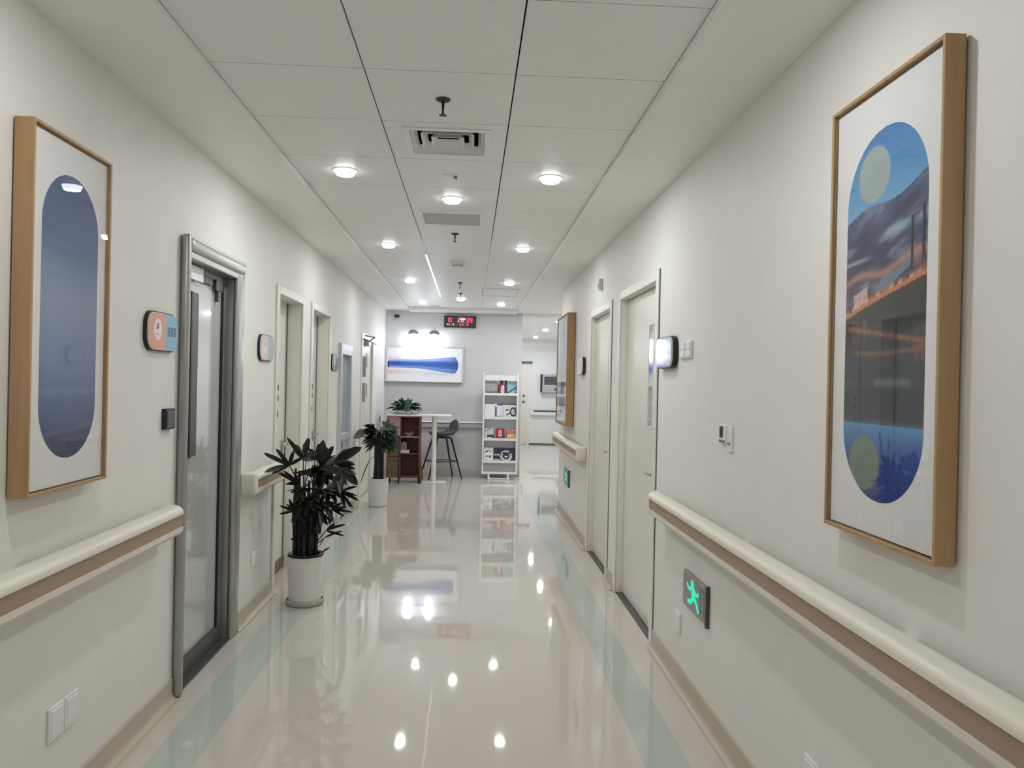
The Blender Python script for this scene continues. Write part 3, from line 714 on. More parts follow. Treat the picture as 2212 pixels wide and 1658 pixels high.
def sprinkler(x, y, label):
    t = thing('sprinkler', label, 'sprinkler', (x, y, ZC-.075), 'ceiling sprinklers')
    bm = new(); lathe(bm, [(0, 0), (.034, 0), (.032, -.004), (.018, -.012), (0, -.013)], (x, y, ZC), 24); obj('rose', bm, M_BRASS, t, smooth=True)
    bm = new(); lathe(bm, [(.006, -.012), (.0065, -.03), (.0045, -.045), (.0045, -.062), (.006, -.066)], (x, y, ZC), 12); obj('stem', bm, M_BLACK, t, smooth=True)
    bm = new(); lathe(bm, [(0, -.064), (.008, -.066), (.0165, -.068), (.017, -.070), (0, -.071)], (x, y, ZC), 16); obj('deflector', bm, M_BLACK, t, smooth=True)
sprinkler(-.145, 3.335, 'dark ceiling sprinkler nearest the camera before the square diffuser')
sprinkler(-.153, 6.34, 'dark ceiling sprinkler just past the grey return grille')
sprinkler(-.153, 9.45, 'tiny dark ceiling sprinkler past the smoke detector')
sprinkler(-.161, 10.58, 'tiny dark ceiling sprinkler above the far middle downlight')

# square diffuser with concentric louvres
hx0, hx1, hy0, hy1 = holes[(1, 1)]
t = thing('air_diffuser', 'square ceiling air diffuser with dark open louvre rings', 'air vent', ((hx0+hx1)/2, (hy0+hy1)/2, ZC-.01))
bm = new(); o_ = .035
for a, b, c, e in ((hx0-o_, hx1+o_, hy0-o_, hy0), (hx0-o_, hx1+o_, hy1, hy1+o_), (hx0-o_, hx0, hy0, hy1), (hx1, hx1+o_, hy0, hy1)): box(bm, a, b, c, e, ZC-.006, ZC, .001, 1)
obj('flange', bm, M_TILE, t)
bm = new()
for a, b, c, e, f, g in ((hx0, hx1, hy0, hy1, ZC+.11, ZC+.115), (hx0-.004, hx0, hy0, hy1, ZC+.016, ZC+.115), (hx1, hx1+.004, hy0, hy1, ZC+.016, ZC+.115), (hx0, hx1, hy0-.004, hy0, ZC+.016, ZC+.115), (hx0, hx1, hy1, hy1+.004, ZC+.016, ZC+.115)): box(bm, a, b, c, e, f, g)
obj('plenum', bm, M_VOID, t)
cx, cy = (hx0+hx1)/2, (hy0+hy1)/2
def pyr_ring(bm, ho, hi, zo, zi, th=.003):
    q = []
    for h_, z_ in ((ho, zo), (hi, zi), (hi, zi+th), (ho, zo+th)):
        q.append([bm.verts.new((cx+sx*h_[0], cy+sy*h_[1], z_)) for sx, sy in ((-1, -1), (1, -1), (1, 1), (-1, 1))])
    for A, B in zip(q, q[1:]+q[:1]):
        for k in range(4): bm.faces.new((A[k], A[(k+1) % 4], B[(k+1) % 4], B[k]))
HX, HY = (hx1-hx0)/2, (hy1-hy0)/2
for k in range(3):
    o1 = 1-.27*k; bm = new()
    pyr_ring(bm, (HX*o1-.002, HY*o1-.002), (HX*o1-.030, HY*o1-.030), ZC-.003, ZC+.034); obj('louvre_ring', bm, M_TILE, t)
# return grille
hx0, hx1, hy0, hy1 = holes[(4, 1)]
t = thing('return_grille', 'flat grey slatted return air grille in the middle ceiling panel', 'air vent', ((hx0+hx1)/2, (hy0+hy1)/2, ZC-.01))
bm = new()
for a, b, c, e in ((hx0-.03, hx1+.03, hy0-.03, hy0), (hx0-.03, hx1+.03, hy1, hy1+.03), (hx0-.03, hx0, hy0, hy1), (hx1, hx1+.03, hy0, hy1)): box(bm, a, b, c, e, ZC-.007, ZC, .001, 1)
obj('flange', bm, M_TILE, t)
obj('backing', box(new(), hx0, hx1, hy0, hy1, ZC+.03, ZC+.034), mat('grille_backing', (170, 170, 170), .8), t)
M_SL = mat('grille_slat_grey', (214, 214, 214), .5)
for k in range(16):
    yy = hy0+.012+(hy1-hy0-.024)*k/15; bm = new()
    prism(bm, [(yy-.010, ZC+.016), (yy-.008, ZC+.018), (yy+.010, ZC+.001), (yy+.008, ZC-.001)], 'x', hx0, hx1); obj('slat', bm, M_SL, t)
# small fittings
t = thing('ceiling_sensor', 'small grey tab-shaped sensor on the middle ceiling panel', 'sensor', (-.139, 4.56, ZC-.012))
obj('base', box(new(), -.185, -.10, 4.53, 4.60, ZC-.006, ZC, .002), M_TILE, t)
obj('lens', box(new(), -.125, -.105, 4.54, 4.59, ZC-.014, ZC-.006, .003), mat('grey_buttons', (120, 118, 116), .5), t)
t = thing('smoke_detector', 'round white smoke detector on the far ceiling', 'smoke detector', (-.155, 7.85, ZC-.05))
bm = new(); lathe(bm, [(0, 0), (.078, 0), (.08, -.008), (.07, -.02), (.052, -.028), (0, -.028)], (-.155, 7.85, ZC), 32); obj('base', bm, M_WHITE, t, smooth=True)
bm = new(); lathe(bm, [(.045, -.026), (.047, -.044), (.035, -.05), (0, -.05)], (-.155, 7.85, ZC), 24); obj('chamber', bm, M_WHITE, t, smooth=True)
bm = new()
for k in range(10):
    a = 2*PI*k/10; box(bm, -.155+.047*math.cos(a)-.004, -.155+.047*math.cos(a)+.004, 7.85+.047*math.sin(a)-.004, 7.85+.047*math.sin(a)+.004, ZC-.042, ZC-.032)
obj('vents', bm, M_DGREY, t)
t = thing('access_hatch', 'flush square access hatch with fine outline in the far ceiling', 'hatch', (.31, 10.3, ZC-.006))
bm = new()
for a, b, c, e in ((.13, .62, 9.93, 9.95), (.13, .145, 9.95, 10.75), (.605, .62, 9.95, 10.75), (.13, .62, 10.75, 10.77)): box(bm, a, b, c, e, ZC-.007, ZC)
obj('hatch_frame', bm, mat('hatch_edge_grey', (226, 225, 222), .5), t)
obj('hatch_cover', box(new(), .147, .603, 9.952, 10.748, ZC-.004, ZC), M_TILE, t)
t = thing('slot_vent', 'small slotted vent in the ceiling edge above the end wall', 'air vent', (-.60, 12.4, ZC-.006))
obj('vent_plate', box(new(), -.68, -.52, 12.34, 12.46, ZC-.005, ZC, .001, 1), M_WHITE, t)
for k in range(5): obj('slot', box(new(), -.665+.03*k, -.652+.03*k, 12.355, 12.445, ZC-.0065, ZC-.005), M_DGREY, t)

# ================================================================== PALMS
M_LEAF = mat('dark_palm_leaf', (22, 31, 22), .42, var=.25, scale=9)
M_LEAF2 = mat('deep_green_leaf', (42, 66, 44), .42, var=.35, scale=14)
M_CANE = mat('dark_fibrous_cane', (36, 34, 28), .75, var=.3, scale=60)
M_POT = mat('white_ceramic_pot', (226, 224, 220), .32, var=.015)
M_SOIL = mat('dark_soil', (26, 22, 18), .95, var=.3, scale=80, bump=.6, bscale=120)
M_SAUCER = mat('beige_saucer', (188, 180, 168), .4)
def blade(bm, base, d, side_, L, W, droop, hubv=None, n=6, xmin=-9.):
    """one lance-shaped leaf blade with a folded midrib; returns nothing"""
    d = d.normalized(); side_ = (side_ - d*side_.dot(d)).normalized(); nrm = d.cross(side_)
    if nrm.z < 0: nrm = -nrm
    prev = None
    for i in range(n+1):
        f = i/n; w_ = W*(math.sin(PI*min(1, (f*.86+.10)))**.7) if i < n else 0
        p = base + d*L*f - Vector((0, 0, 1))*droop*L*f*f
        if i == 0: w_ = W*.22
        p.x = max(p.x, xmin+.03*(1-f))
        c = bm.verts.new(p - nrm*w_*.18)
        if i == n: cur = (c, c, c)
        else: cur = (bm.verts.new(p+side_*w_*.5), c, bm.verts.new(p-side_*w_*.5))
        if prev:
            for a, b in ((0, 1), (1, 2)):
                q = []
                for v in (prev[a], prev[b], cur[b], cur[a]):
                    if v not in q: q.append(v)
                if len(q) > 2: bm.faces.new(q)
        elif hubv is not None:
            bm.faces.new((hubv, cur[0], cur[1])); bm.faces.new((hubv, cur[1], cur[2]))
        prev = cur
def frond(parent, stem, hub, outd, n, L, W, spread, droop, m, rnd, tilt=0., name='frond', xmin=-1.41):
    """petiole from the cane to the hub, then n blades fanned around the outward direction"""
    bm = new(); stem, hub, outd = Vector(stem), Vector(hub), Vector(outd).normalized()
    mid = (stem+hub)/2 + Vector((0, 0, .25*(hub-stem).length))
    tube(bm, [stem, mid, hub], [.0042, .0036, .003], 5)
    side_ = outd.cross(Vector((0, 0, 1)))
    if side_.length < .1: side_ = Vector((1, 0, 0))
    side_.normalize(); u_ = side_.cross(outd).normalized()
    ax = (u_*math.cos(tilt) + side_*math.sin(tilt)).normalized()      # fan axis
    hv = bm.verts.new(hub)
    for k in range(n):
        a = (k/(n-1)-.5)*spread if n > 1 else 0
        a += rnd.uniform(-.06, .06)
        d = Matrix.Rotation(a, 3, ax) @ outd
        d = (d + Vector((0, 0, rnd.uniform(-.10, .12)))).normalized()
        l = L*(1-.28*abs(a)/max(.1, spread/2))*rnd.uniform(.85, 1.1)
        blade(bm, hub+d*.006, d, ax.cross(d), l, W*rnd.uniform(.85, 1.15), droop*rnd.uniform(.5, 1.4), hv, 6, xmin)
    return obj(name, bm, m, parent, smooth=True, angle=1.2)
def pot(parent, x, y, r0, r1, h, ribs, saucer):
    prof = [(0, 0), (r0*.9, 0), (r0, .008)]
    for k in range(1, 25):
        f = k/24; z = .008+(h-.02)*f; rr = r0+(r1-r0)*f
        if ribs and f < .62: rr += .0022*math.sin(f*h*2*PI/.026)
        prof.append((rr, z))
    prof += [(r1+.004, h-.010), (r1+.005, h-.002), (r1-.004, h), (r1-.010, h-.008), (r1-.012, h-.035)]
    z0 = .014 if saucer else 0
    prof = [(a, b+z0) for a, b in prof]
    bm = new(); lathe(bm, prof, (x, y, .0015), 48); p = obj('pot', bm, M_POT, parent, smooth=True, angle=.9)
    bm = new(); lathe(bm, [(0, h-.040+z0), (r1-.013, h-.036+z0), (r1-.020, h-.020+z0), (r1*.6, h-.006+z0), (0, h+.002+z0)], (x, y, .0015), 32); obj('soil', bm, M_SOIL, parent, smooth=True)
    if saucer:
        bm = new(); lathe(bm, [(0, 0), (r0+.012, 0), (r0+.020, .010), (r0+.022, .034), (r0+.017, .036), (r0+.012, .014), (0, .012)], (x, y, .0015), 48); obj('saucer', bm, M_SAUCER, parent, smooth=True, angle=.9)
# --- near palm
px_, py_ = -1.145, 5.50
t = thing('potted_palm', 'large dark lady palm in white ribbed pot with saucer beside the steel door', 'potted plant', (px_, py_, 0), 'potted plants along the left wall')
pot(t, px_, py_, .112, .130, .330, True, True)
# black inner liner rim
bm = new(); lathe(bm, [(.100, .318), (.122, .330), (.126, .342), (.120, .348), (.095, .340)], (px_, py_, .0135), 40); obj('liner_rim', bm, M_BLACK, t, smooth=True)
rn = random.Random(11)
canes = []
for k in range(15):
    a = 2*PI*k/11+rn.uniform(-.2, .2); rr = rn.uniform(.05, .082) if k < 11 else .03
    b0 = Vector((px_+rr*math.cos(a), py_+rr*math.sin(a), .33)); hh = rn.uniform(.78, 1.0)
    top = Vector((px_+rr*1.15*math.cos(a)+rn.uniform(-.02, .02), py_+rr*1.15*math.sin(a), hh))
    mid = (b0+top)/2+Vector((rn.uniform(-.015, .015), rn.uniform(-.015, .015), 0))
    bm = new(); tube(bm, [b0, b0*.7+top*.3, mid, b0*.3+top*.7, top], [.0135, .015, .014, .012, .008], 8); obj('cane', bm, M_CANE, t, smooth=True)
    canes.append((b0, top))
# outer fronds: hub, then the tip and width of each blade
FR = [
      ((-1.219, 5.26, 1.007), [(-1.347, 5.06, 1.109, 0.026), (-1.271, 5.1, 1.134, 0.024), (-1.17, 5.16, 1.115, 0.024), (-1.114, 5.2, 1.068, 0.022), (-1.321, 5.05, 0.986, 0.034), (-1.286, 5.1, 0.971, 0.026)]),
      ((-1.148, 5.36, 1.045), [(-1.229, 5.22, 1.199, 0.026), (-1.097, 5.3, 1.202, 0.046), (-1.229, 5.5, 1.129, 0.03), (-1.065, 5.5, 1.082, 0.03)]),
      ((-1.03, 5.38, 0.987), [(-1.01, 5.34, 1.184, 0.05), (-0.926, 5.3, 1.151, 0.04), (-1.069, 5.25, 0.932, 0.04), (-0.873, 5.25, 0.966, 0.044), (-1.011, 5.25, 0.869, 0.05)]),
      ((-0.941, 5.4, 1.012), [(-0.736, 5.3, 1.138, 0.058), (-0.773, 5.22, 1.025, 0.036), (-0.802, 5.4, 0.975, 0.03), (-0.875, 5.5, 1.102, 0.034)]),
      ((-0.882, 5.36, 0.985), [(-0.762, 5.25, 0.892, 0.056), (-0.778, 5.2, 0.958, 0.03), (-0.87, 5.25, 0.84, 0.04), (-0.924, 5.2, 0.862, 0.036)]),
      ((-1.159, 5.3, 0.873), [(-1.261, 5.12, 0.976, 0.024), (-1.244, 5.2, 0.979, 0.022), (-1.2, 5.1, 0.902, 0.026), (-1.103, 5.18, 0.784, 0.03)]),
      ((-1.202, 5.34, 0.681), [(-1.276, 5.25, 0.733, 0.016), (-1.271, 5.25, 0.677, 0.016), (-1.222, 5.28, 0.78, 0.018), (-1.241, 5.3, 0.738, 0.014), (-1.176, 5.26, 0.607, 0.026), (-1.126, 5.3, 0.622, 0.02)]),
      ((-0.895, 5.4, 0.811), [(-0.762, 5.3, 0.866, 0.018), (-0.757, 5.28, 0.773, 0.022), (-0.778, 5.35, 0.794, 0.014), (-0.837, 5.25, 0.73, 0.022), (-0.807, 5.3, 0.722, 0.016), (-0.812, 5.4, 0.709, 0.014)]),
      ((-0.95, 5.38, 0.691), [(-0.838, 5.3, 0.721, 0.02), (-0.793, 5.28, 0.69, 0.016), (-0.859, 5.32, 0.657, 0.014), (-0.937, 5.25, 0.618, 0.028), (-0.861, 5.3, 0.753, 0.018)]),
      ((-0.989, 5.4, 0.537), [(-0.829, 5.26, 0.608, 0.018), (-0.85, 5.3, 0.523, 0.016), (-0.914, 5.35, 0.6, 0.018)]),
      ((-1.004, 5.42, 0.481), [(-0.854, 5.3, 0.558, 0.014), (-1.012, 5.3, 0.448, 0.016)]),
      ((-1.025, 5.44, 0.372), [(-0.953, 5.36, 0.43, 0.01)]),
      ((-1.201, 5.44, 0.462), [(-1.226, 5.38, 0.481, 0.012), (-1.149, 5.35, 0.436, 0.016)]),
]
def root_on_cane(h_):
    c_ = min(canes, key=lambda q: (q[1].xy-h_.xy).length)
    z_ = min(max(h_.z-.18, c_[0].z+.03), c_[1].z); f_ = (z_-c_[0].z)/(c_[1].z-c_[0].z)
    return c_[0].lerp(c_[1], f_)
for hub, tips in FR:
    h_ = Vector(hub); bm = new(); st = root_on_cane(h_); mid = (st+h_)/2+Vector((0, 0, .02))
    tube(bm, [st, mid, h_], [.005, .0042, .0036], 5); hv = bm.verts.new(h_)
    for tx, ty, tz, w_ in tips:
        d = Vector((tx, ty, tz))-h_; L = d.length*1.04; nn = Vector((rn.uniform(-.35, .35), -1, rn.uniform(-.2, .5)))
        dr_ = rn.uniform(.04, .14); d = d/d.length+Vector((0, 0, dr_))
        blade(bm, h_+d*.006, d, d.cross(nn), L, w_*1.15, dr_, hv, 7, -1.335)
    obj('frond', bm, M_LEAF, t, smooth=True, angle=1.2)
# inner fronds: hub, outward direction, blades, length, width, spread, droop, tilt
F = [((-1.10, 5.36, .95), (.1, -.9, .45), 6, .17, .050, 2.6, .2, .2), ((-1.07, 5.34, .90), (.3, -.8, .25), 6, .17, .050, 2.6, .2, .5),
     ((-1.00, 5.38, .92), (.55, -.6, .3), 6, .17, .050, 2.4, .25, .9), ((-1.12, 5.34, .84), (-.2, -.9, .2), 7, .16, .044, 3.0, .25, .1),
     ((-1.03, 5.36, .83), (.35, -.8, .0), 7, .17, .046, 2.8, .3, .3), ((-.98, 5.40, .84), (.6, -.5, -.3), 6, .15, .040, 2.4, .35, .6),
     ((-1.10, 5.36, .76), (.0, -.9, -.3), 7, .16, .040, 3.0, .35, .1), ((-1.02, 5.37, .74), (.4, -.7, -.5), 6, .16, .040, 2.6, .35, .3),
     ((-1.16, 5.38, .78), (-.35, -.7, -.3), 5, .14, .034, 2.4, .35, .4), ((-1.14, 5.40, .68), (-.1, -.8, -.5), 5, .13, .032, 2.4, .4, .2),
     ((-1.05, 5.39, .66), (.25, -.7, -.6), 5, .14, .034, 2.2, .4, .2), ((-1.10, 5.42, .58), (.05, -.8, -.5), 4, .11, .026, 2.0, .4, .2),
     ((-1.06, 5.60, .98), (.5, .7, .5), 6, .20, .040, 2.3, .2, .3), ((-1.18, 5.60, 1.00), (-.2, .6, .7), 5, .18, .036, 1.8, .15, .5),
     ((-1.14, 5.58, .90), (.05, .9, .1), 6, .18, .038, 2.6, .3, .2), ((-1.20, 5.56, .82), (-.4, .5, .1), 5, .12, .030, 2.0, .3, .6),
     ((-1.02, 5.60, .82), (.7, .55, .0), 6, .18, .034, 2.2, .3, .5), ((-1.08, 5.50, 1.02), (.1, .1, 1), 5, .14, .040, 2.4, .1, .8),
     ((-1.06, 5.52, .92), (.2, .4, .6), 6, .16, .046, 3.0, .2, .2), ((-.95, 5.50, .95), (.9, .2, .2), 5, .16, .044, 2.0, .25, .8)]
for hub, od, n, L, W, spd, dr, tl in F:
    frond(t, root_on_cane(Vector(hub)), hub, od, n, L, W, spd, dr, M_LEAF, rn, tl, xmin=-1.335)
# --- farther plant
qx, qy = -1.145, 9.78
t = thing('potted_palm', 'smaller bushy plant in smooth white pot further along the left wall', 'potted plant', (qx, qy, 0), 'potted plants along the left wall')
pot(t, qx, qy, .112, .130, .355, False, False)
rn = random.Random(5); canes = []
for k in range(8):
    a = 2*PI*k/8; rr = .05 if k < 7 else 0
    b0 = Vector((qx+rr*math.cos(a), qy+rr*math.sin(a), .34)); top = Vector((qx+rr*.8*math.cos(a)+rn.uniform(-.03, .03), qy+rr*math.sin(a), rn.uniform(.86, 1.02)))
    bm = new(); tube(bm, [b0, (b0+top)/2, top], [.017, .016, .008], 7); obj('cane', bm, M_CANE, t, smooth=True); canes.append((b0, top))
for k in range(46):
    right = k >= 18
    a = rn.uniform(-1.15, 1.0) if right else PI+rn.uniform(-1.0, 1.1)
    el = rn.uniform(-.35, .75); od = Vector((math.cos(a)*math.cos(el), math.sin(a)*math.cos(el)*.9, math.sin(el)))
    hub = Vector((qx+od.x*rn.uniform(.05, .13), qy+od.y*.1, rn.uniform(.74, 1.0)+.06*od.z))
    c_ = rn.choice(canes)
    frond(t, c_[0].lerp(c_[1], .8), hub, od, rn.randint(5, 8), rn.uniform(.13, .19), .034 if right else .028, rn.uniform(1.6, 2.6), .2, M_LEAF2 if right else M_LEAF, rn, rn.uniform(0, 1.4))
frond(t, canes[2][1], (qx+.01, qy-.05, 1.04), (.0, -.1, 1), 2, .18, .034, .35, .0, M_LEAF, rn, 1.5)
bm = new(); blade(bm, Vector((qx-.16, qy-.10, .95)), Vector((-1, -.2, -.25)), Vector((0, .3, 1)), .15, .11, .3); tube(bm, [canes[3][1], (qx-.10, qy-.06, .97), (qx-.16, qy-.10, .95)], .003, 5)
obj('withered_leaf', bm, mat('withered_brown_leaf', (112, 98, 88), .7, var=.2, scale=20), t, smooth=True)['label'] = 'brown withered leaf'
for dx, zt_ in ((-.20, .40),):
    bm = new(); blade(bm, Vector((qx+dx*.5, qy-.1, zt_+.2)), Vector((dx, -.2, -.45)), Vector((.5, .6, 0)), .28, .018, .3); tube(bm, [canes[4][0].lerp(canes[4][1], .5), (qx+dx*.5, qy-.1, zt_+.2)], .003, 5); obj('frond', bm, M_LEAF, t, smooth=True)

# ================================================================== END OF THE CORRIDOR: table, cabinet, stool, rack
t = thing('bar_table', 'white high bar table with one round column leg by the end wall', 'table', (-.555, 12.12, 0))
TZ = 1.075
obj('tabletop', box(new(), -1.28, -.29, 11.92, 12.30, TZ-.022, TZ, .006), M_WHITE, t)
bm = new(); lathe(bm, [(.038, .012), (.038, TZ-.03), (.075, TZ-.024), (.075, TZ-.021), (0, TZ-.021)], (-.555, 12.12, 0), 28); obj('column_leg', bm, M_WHITE, t, smooth=True)
obj('base_plate', box(new(), -.74, -.355, 11.98, 12.27, .0015, .014, .005), M_WHITE, t)

M_RED_W = wood('reddish_wood', (122, 66, 54), (98, 50, 42), .45, (3, 3, 18))
M_OLV = wood('olive_brown_wood', (112, 92, 66), (92, 74, 54), .5, (2, 2, 22))
M_PINKW = mat('dusty_pink_panel', (166, 130, 132), .5)
t = thing('bookcase', 'reddish brown open bookcase standing under the white bar table', 'bookcase', (-1.03, 12.12, 0))
cx0, cxm, cx1, cy0, cy1, ch = -1.28, -1.085, -.765, 11.95, 12.295, TZ-.024
obj('side_panel', box(new(), cx0, cx0+.02, cy0, cy1, .05, ch), M_RED_W, t)
obj('divider', box(new(), cxm-.01, cxm+.01, cy0, cy1, .05, ch), M_PINKW, t)
obj('side_panel', prism(new(), [(cx1-.02, ch), (cx1, ch), (cx1-.004, .55), (cx1+.006, .30), (cx1+.045, .05), (cx1+.02, .05), (cx1-.015, .30), (cx1-.022, .55)], 'y', cy0, cy1), M_RED_W, t)
obj('back_panel', box(new(), cx0+.02, cx1-.02, cy1-.012, cy1, .05, ch), M_RED_W, t)
obj('top_board', box(new(), cx0+.02, cx1-.02, cy0, cy1-.012, ch-.016, ch), M_PINKW, t)
for z_, mm in ((.715, M_PINKW), (.455, M_RED_W), (.10, M_RED_W)): obj('shelf', box(new(), cxm+.01, cx1-.02, cy0+.005, cy1-.012, z_, z_+.018), mm, t)
obj('upper_panel', box(new(), cx0+.02, cxm-.01, cy0+.002, cy0+.02, .74, ch-.016), M_PINKW, t)
obj('door_panel', box(new(), cx0+.02, cxm-.01, cy0, cy0+.018, .42, .73), M_OLV, t)
obj('door_panel', box(new(), cx0+.02, cxm-.01, cy0, cy0+.018, .09, .412), M_OLV, t)
obj('post', box(new(), cxm-.014, cxm+.008, cy0-.012, cy0, 0, .74, .003), mat('dark_brown_post', (52, 34, 28), .45), t)
for x_ in (cx0+.02, cx1-.0): obj('foot', box(new(), x_-.015, x_+.015, cy0+.01, cy0+.04, 0, .05), M_BLACK, t)
for x_ in (cx0+.02, cx1-.03): obj('foot', box(new(), x_-.015, x_+.015, cy1-.05, cy1-.02, 0, .05), M_BLACK, t)
# things on its shelves
t = thing('book', 'white book lying flat on the middle bookcase shelf', 'book', (-1.0, 12.06, .473))
obj('pages', box(new(), -1.066, -.935, 11.995, 12.115, .4775, .513), mat('paper_pages', (226, 222, 214), .8), t)
obj('cover', box(new(), -1.07, -.93, 11.99, 12.12, .4735, .4775), M_WHITE, t); obj('cover', box(new(), -1.07, -.93, 11.99, 12.12, .513, .517), M_WHITE, t)
for k, (dx, h_, rgb) in enumerate(((0, .15, (120, 82, 50)), (.03, .17, (150, 120, 80)), (.062, .16, (88, 48, 40)))):
    tt = thing('book', ('brown', 'tan', 'dark red')[k]+' upright book on the middle bookcase shelf', 'book', (-1.06+dx, 12.19, .473), 'upright books in the bookcase')
    obj('cover', box(new(), -1.072+dx, -1.046+dx, 12.13, 12.26, .4735, .4735+h_, .002, 1), mat('book_cover_%d' % k, rgb, .6), tt)
    obj('pages', box(new(), -1.069+dx, -1.049+dx, 12.128, 12.258, .477, .4705+h_), mat('paper_pages', (226, 222, 214), .8), tt)
t = thing('paper_bowl', 'small pink folded paper tray on the upper bookcase shelf', 'tray', (-.93, 12.1, .734))
bm = new(); lathe(bm, [(0, .0), (.05, .0), (.085, .045), (.082, .047), (.048, .006), (0, .006)], (-.945, 12.1, .7335), 10); obj('bowl', bm, mat('pink_paper', (206, 166, 170), .7), t)
obj('card', box(new(), -.905, -.90, 12.05, 12.10, .74, .82), M_WHITE, t)

# bar stool
t = thing('bar_stool', 'black bar stool with moulded bucket seat beside the white table leg', 'stool', (-.45, 12.645, 0))
M_SEAT = mat('charcoal_shell', (72, 72, 80), .55, var=.06)
sx, sy = -.45, 12.645
bm = new(); N1, N2 = 22, 12; grid = []
for i in range(N1+1):
    f = i/N1
    if f < .55: q = f/.55; x_ = sx-.215+.36*q; z_ = .715-.018*math.sin(PI*q)+.012*(1-q)**3
    else: q = (f-.55)/.45; a = q; x_ = sx+.145+.085*math.sin(min(1, a*1.6)*PI/2)+.02*a; z_ = .715+.265*(a**1.35)
    hw = .205*(1-.25*max(0, (f-.62)/.38)**2) * (math.sqrt(max(0, 1-((f-.5)/.5)**6)))
    row = []
    for j in range(N2+1):
        s_ = 2*j/N2-1; lift = .05*abs(s_)**3*(1 if f < .85 else 1-(f-.85)/.15)
        row.append(bm.verts.new((x_-(lift*.5 if f > .55 else 0), sy+s_*hw, z_+(lift if f < .7 else lift*.4))))
    grid.append(row)
for i in range(N1):
    for j in range(N2): bm.faces.new((grid[i][j], grid[i+1][j], grid[i+1][j+1], grid[i][j+1]))
bmesh.ops.remove_doubles(bm, verts=bm.verts, dist=1e-4)
o = obj('seat_shell', bm, M_SEAT, t, smooth=True, angle=1.5)
md = o.modifiers.new('thickness', 'SOLIDIFY'); md.thickness = .012; md.offset = -1
obj('seat_mount', box(new(), sx-.13, sx+.12, sy-.11, sy+.11, .668, .690, .006), M_BLACK, t)
feet = []
for ax_, ay_ in ((-1, -1), (1, -1), (1, 1), (-1, 1)):
    bm = new(); p0 = Vector((sx+ax_*.12, sy+ay_*.105, .68)); p1 = Vector((sx+ax_*(.30 if ax_ < 0 else .285), sy+ay_*.20, .0)); feet.append((p0, p1))
    tube(bm, [p1, p0.lerp(p1, .5), p0], [.011, .0145, .016], 10); obj('leg', bm, M_BLACK, t, smooth=True)
t.rotation_euler.z = .42
for k in range(4):
    a, b = feet[k][0].lerp(feet[k][1], .575), feet[(k+1) % 4][0].lerp(feet[(k+1) % 4][1], .575)
    bm = new(); tube(bm, [a, b], .008, 8); obj('foot_bar', bm, M_BLACK, t, smooth=True)

# leafy plant on the table
t = thing('table_plant', 'bushy green leafy plant with pale pebbles on the white bar table', 'potted plant', (-1.03, 12.11, TZ))
bm = new(); lathe(bm, [(0, 0), (.10, 0), (.125, .02), (.13, .055), (.122, .058), (.11, .03), (0, .03)], (-1.03, 12.11, TZ+.0005), 28); obj('bowl', bm, mat('clear_pale_bowl', (206, 210, 208), .2), t, smooth=True)
M_PEB = mat('pale_pebble', (206, 206, 200), .5, var=.1, scale=30)
rn = random.Random(3); bm = new()
for k in range(70):
    a, rr = rn.uniform(0, 2*PI), .20*math.sqrt(rn.random()); x_, y_ = -1.02+rr*math.cos(a)*1.1, 12.11+rr*math.sin(a)*.55
    r_ = rn.uniform(.010, .018); z_ = TZ+r_*.75+(.05 if rr < .1 else 0)+rn.uniform(0, .015)
    bmesh.ops.create_icosphere(bm, subdivisions=1, radius=r_, matrix=Matrix.Translation((x_, y_, z_)) @ Matrix.Diagonal((1, 1, .75, 1)))
po = obj('pebbles', bm, M_PEB, t, smooth=True); po['kind'] = 'stuff'
M_LEAF3 = mat('fresh_green_leaf', (46, 92, 60), .4, var=.35, scale=18)
for k in range(90):
    a = rn.uniform(0, 2*PI); el = rn.uniform(.05, 1.35); rr = rn.uniform(.04, .13)
    od = Vector((math.cos(a)*math.cos(el)*1.25, math.sin(a)*math.cos(el)*.8, math.sin(el)*.8)).normalized()
    b0 = Vector((-1.03, 12.11, TZ+.045)); hub = b0+Vector((od.x*rr*1.5, od.y*rr, .03+od.z*rr*1.2))
    bm = new(); tube(bm, [b0, (b0+hub)/2+Vector((0, 0, .01)), hub], .0025, 4)
    blade(bm, hub, od+Vector((0, 0, .15)), Vector((0, 0, 1)).cross(od)+Vector((0, 0, rn.uniform(-.4, .4))), rn.uniform(.09, .16), rn.uniform(.055, .08), .5)
    obj('leaf', bm, M_LEAF3, t, smooth=True)

# ---- magazine rack
t = thing('magazine_rack', 'tall white leaflet rack on feet standing by the end wall', 'rack', (.51, 12.72, 0))
M_RACK = mat('white_rack_metal', (240, 240, 240), .35, var=.01)
x0, x1, yf, yb = .215, .805, 12.66, 12.82
for x_ in (x0, x1-.028): obj('post', box(new(), x_, x_+.028, yf-.02, yf+.02, .085, 1.775, .005), M_RACK, t)
for x_ in (x0+.002, x1-.026): obj('side_panel', box(new(), x_, x_+.024, yf+.02, yb, .085, 1.72, .002), M_RACK, t)
obj('header_panel', box(new(), x0+.028, x1-.028, yf-.004, yf+.008, 1.64, 1.725), M_RACK, t)
obj('back_panel', box(new(), x0+.026, x1-.026, yb-.012, yb, .27, 1.64), mat('pale_grey_back', (222, 223, 228), .5), t)
SH = (1.405, 1.010, .655, .285)
for z_ in SH:
    s_ = obj('shelf', box(new(), x0+.028, x1-.028, yf-.012, yb-.012, z_-.012, z_), M_RACK, t)
    obj('lip', box(new(), x0+.028, x1-.028, yf-.02, yf-.012, z_-.016, z_+.028, .002), M_RACK, s_)
obj('lower_panel', box(new(), x0+.028, x1-.028, yf, yf+.012, .12, .268), mat('mid_grey_panel', (168, 164, 164), .5), t)
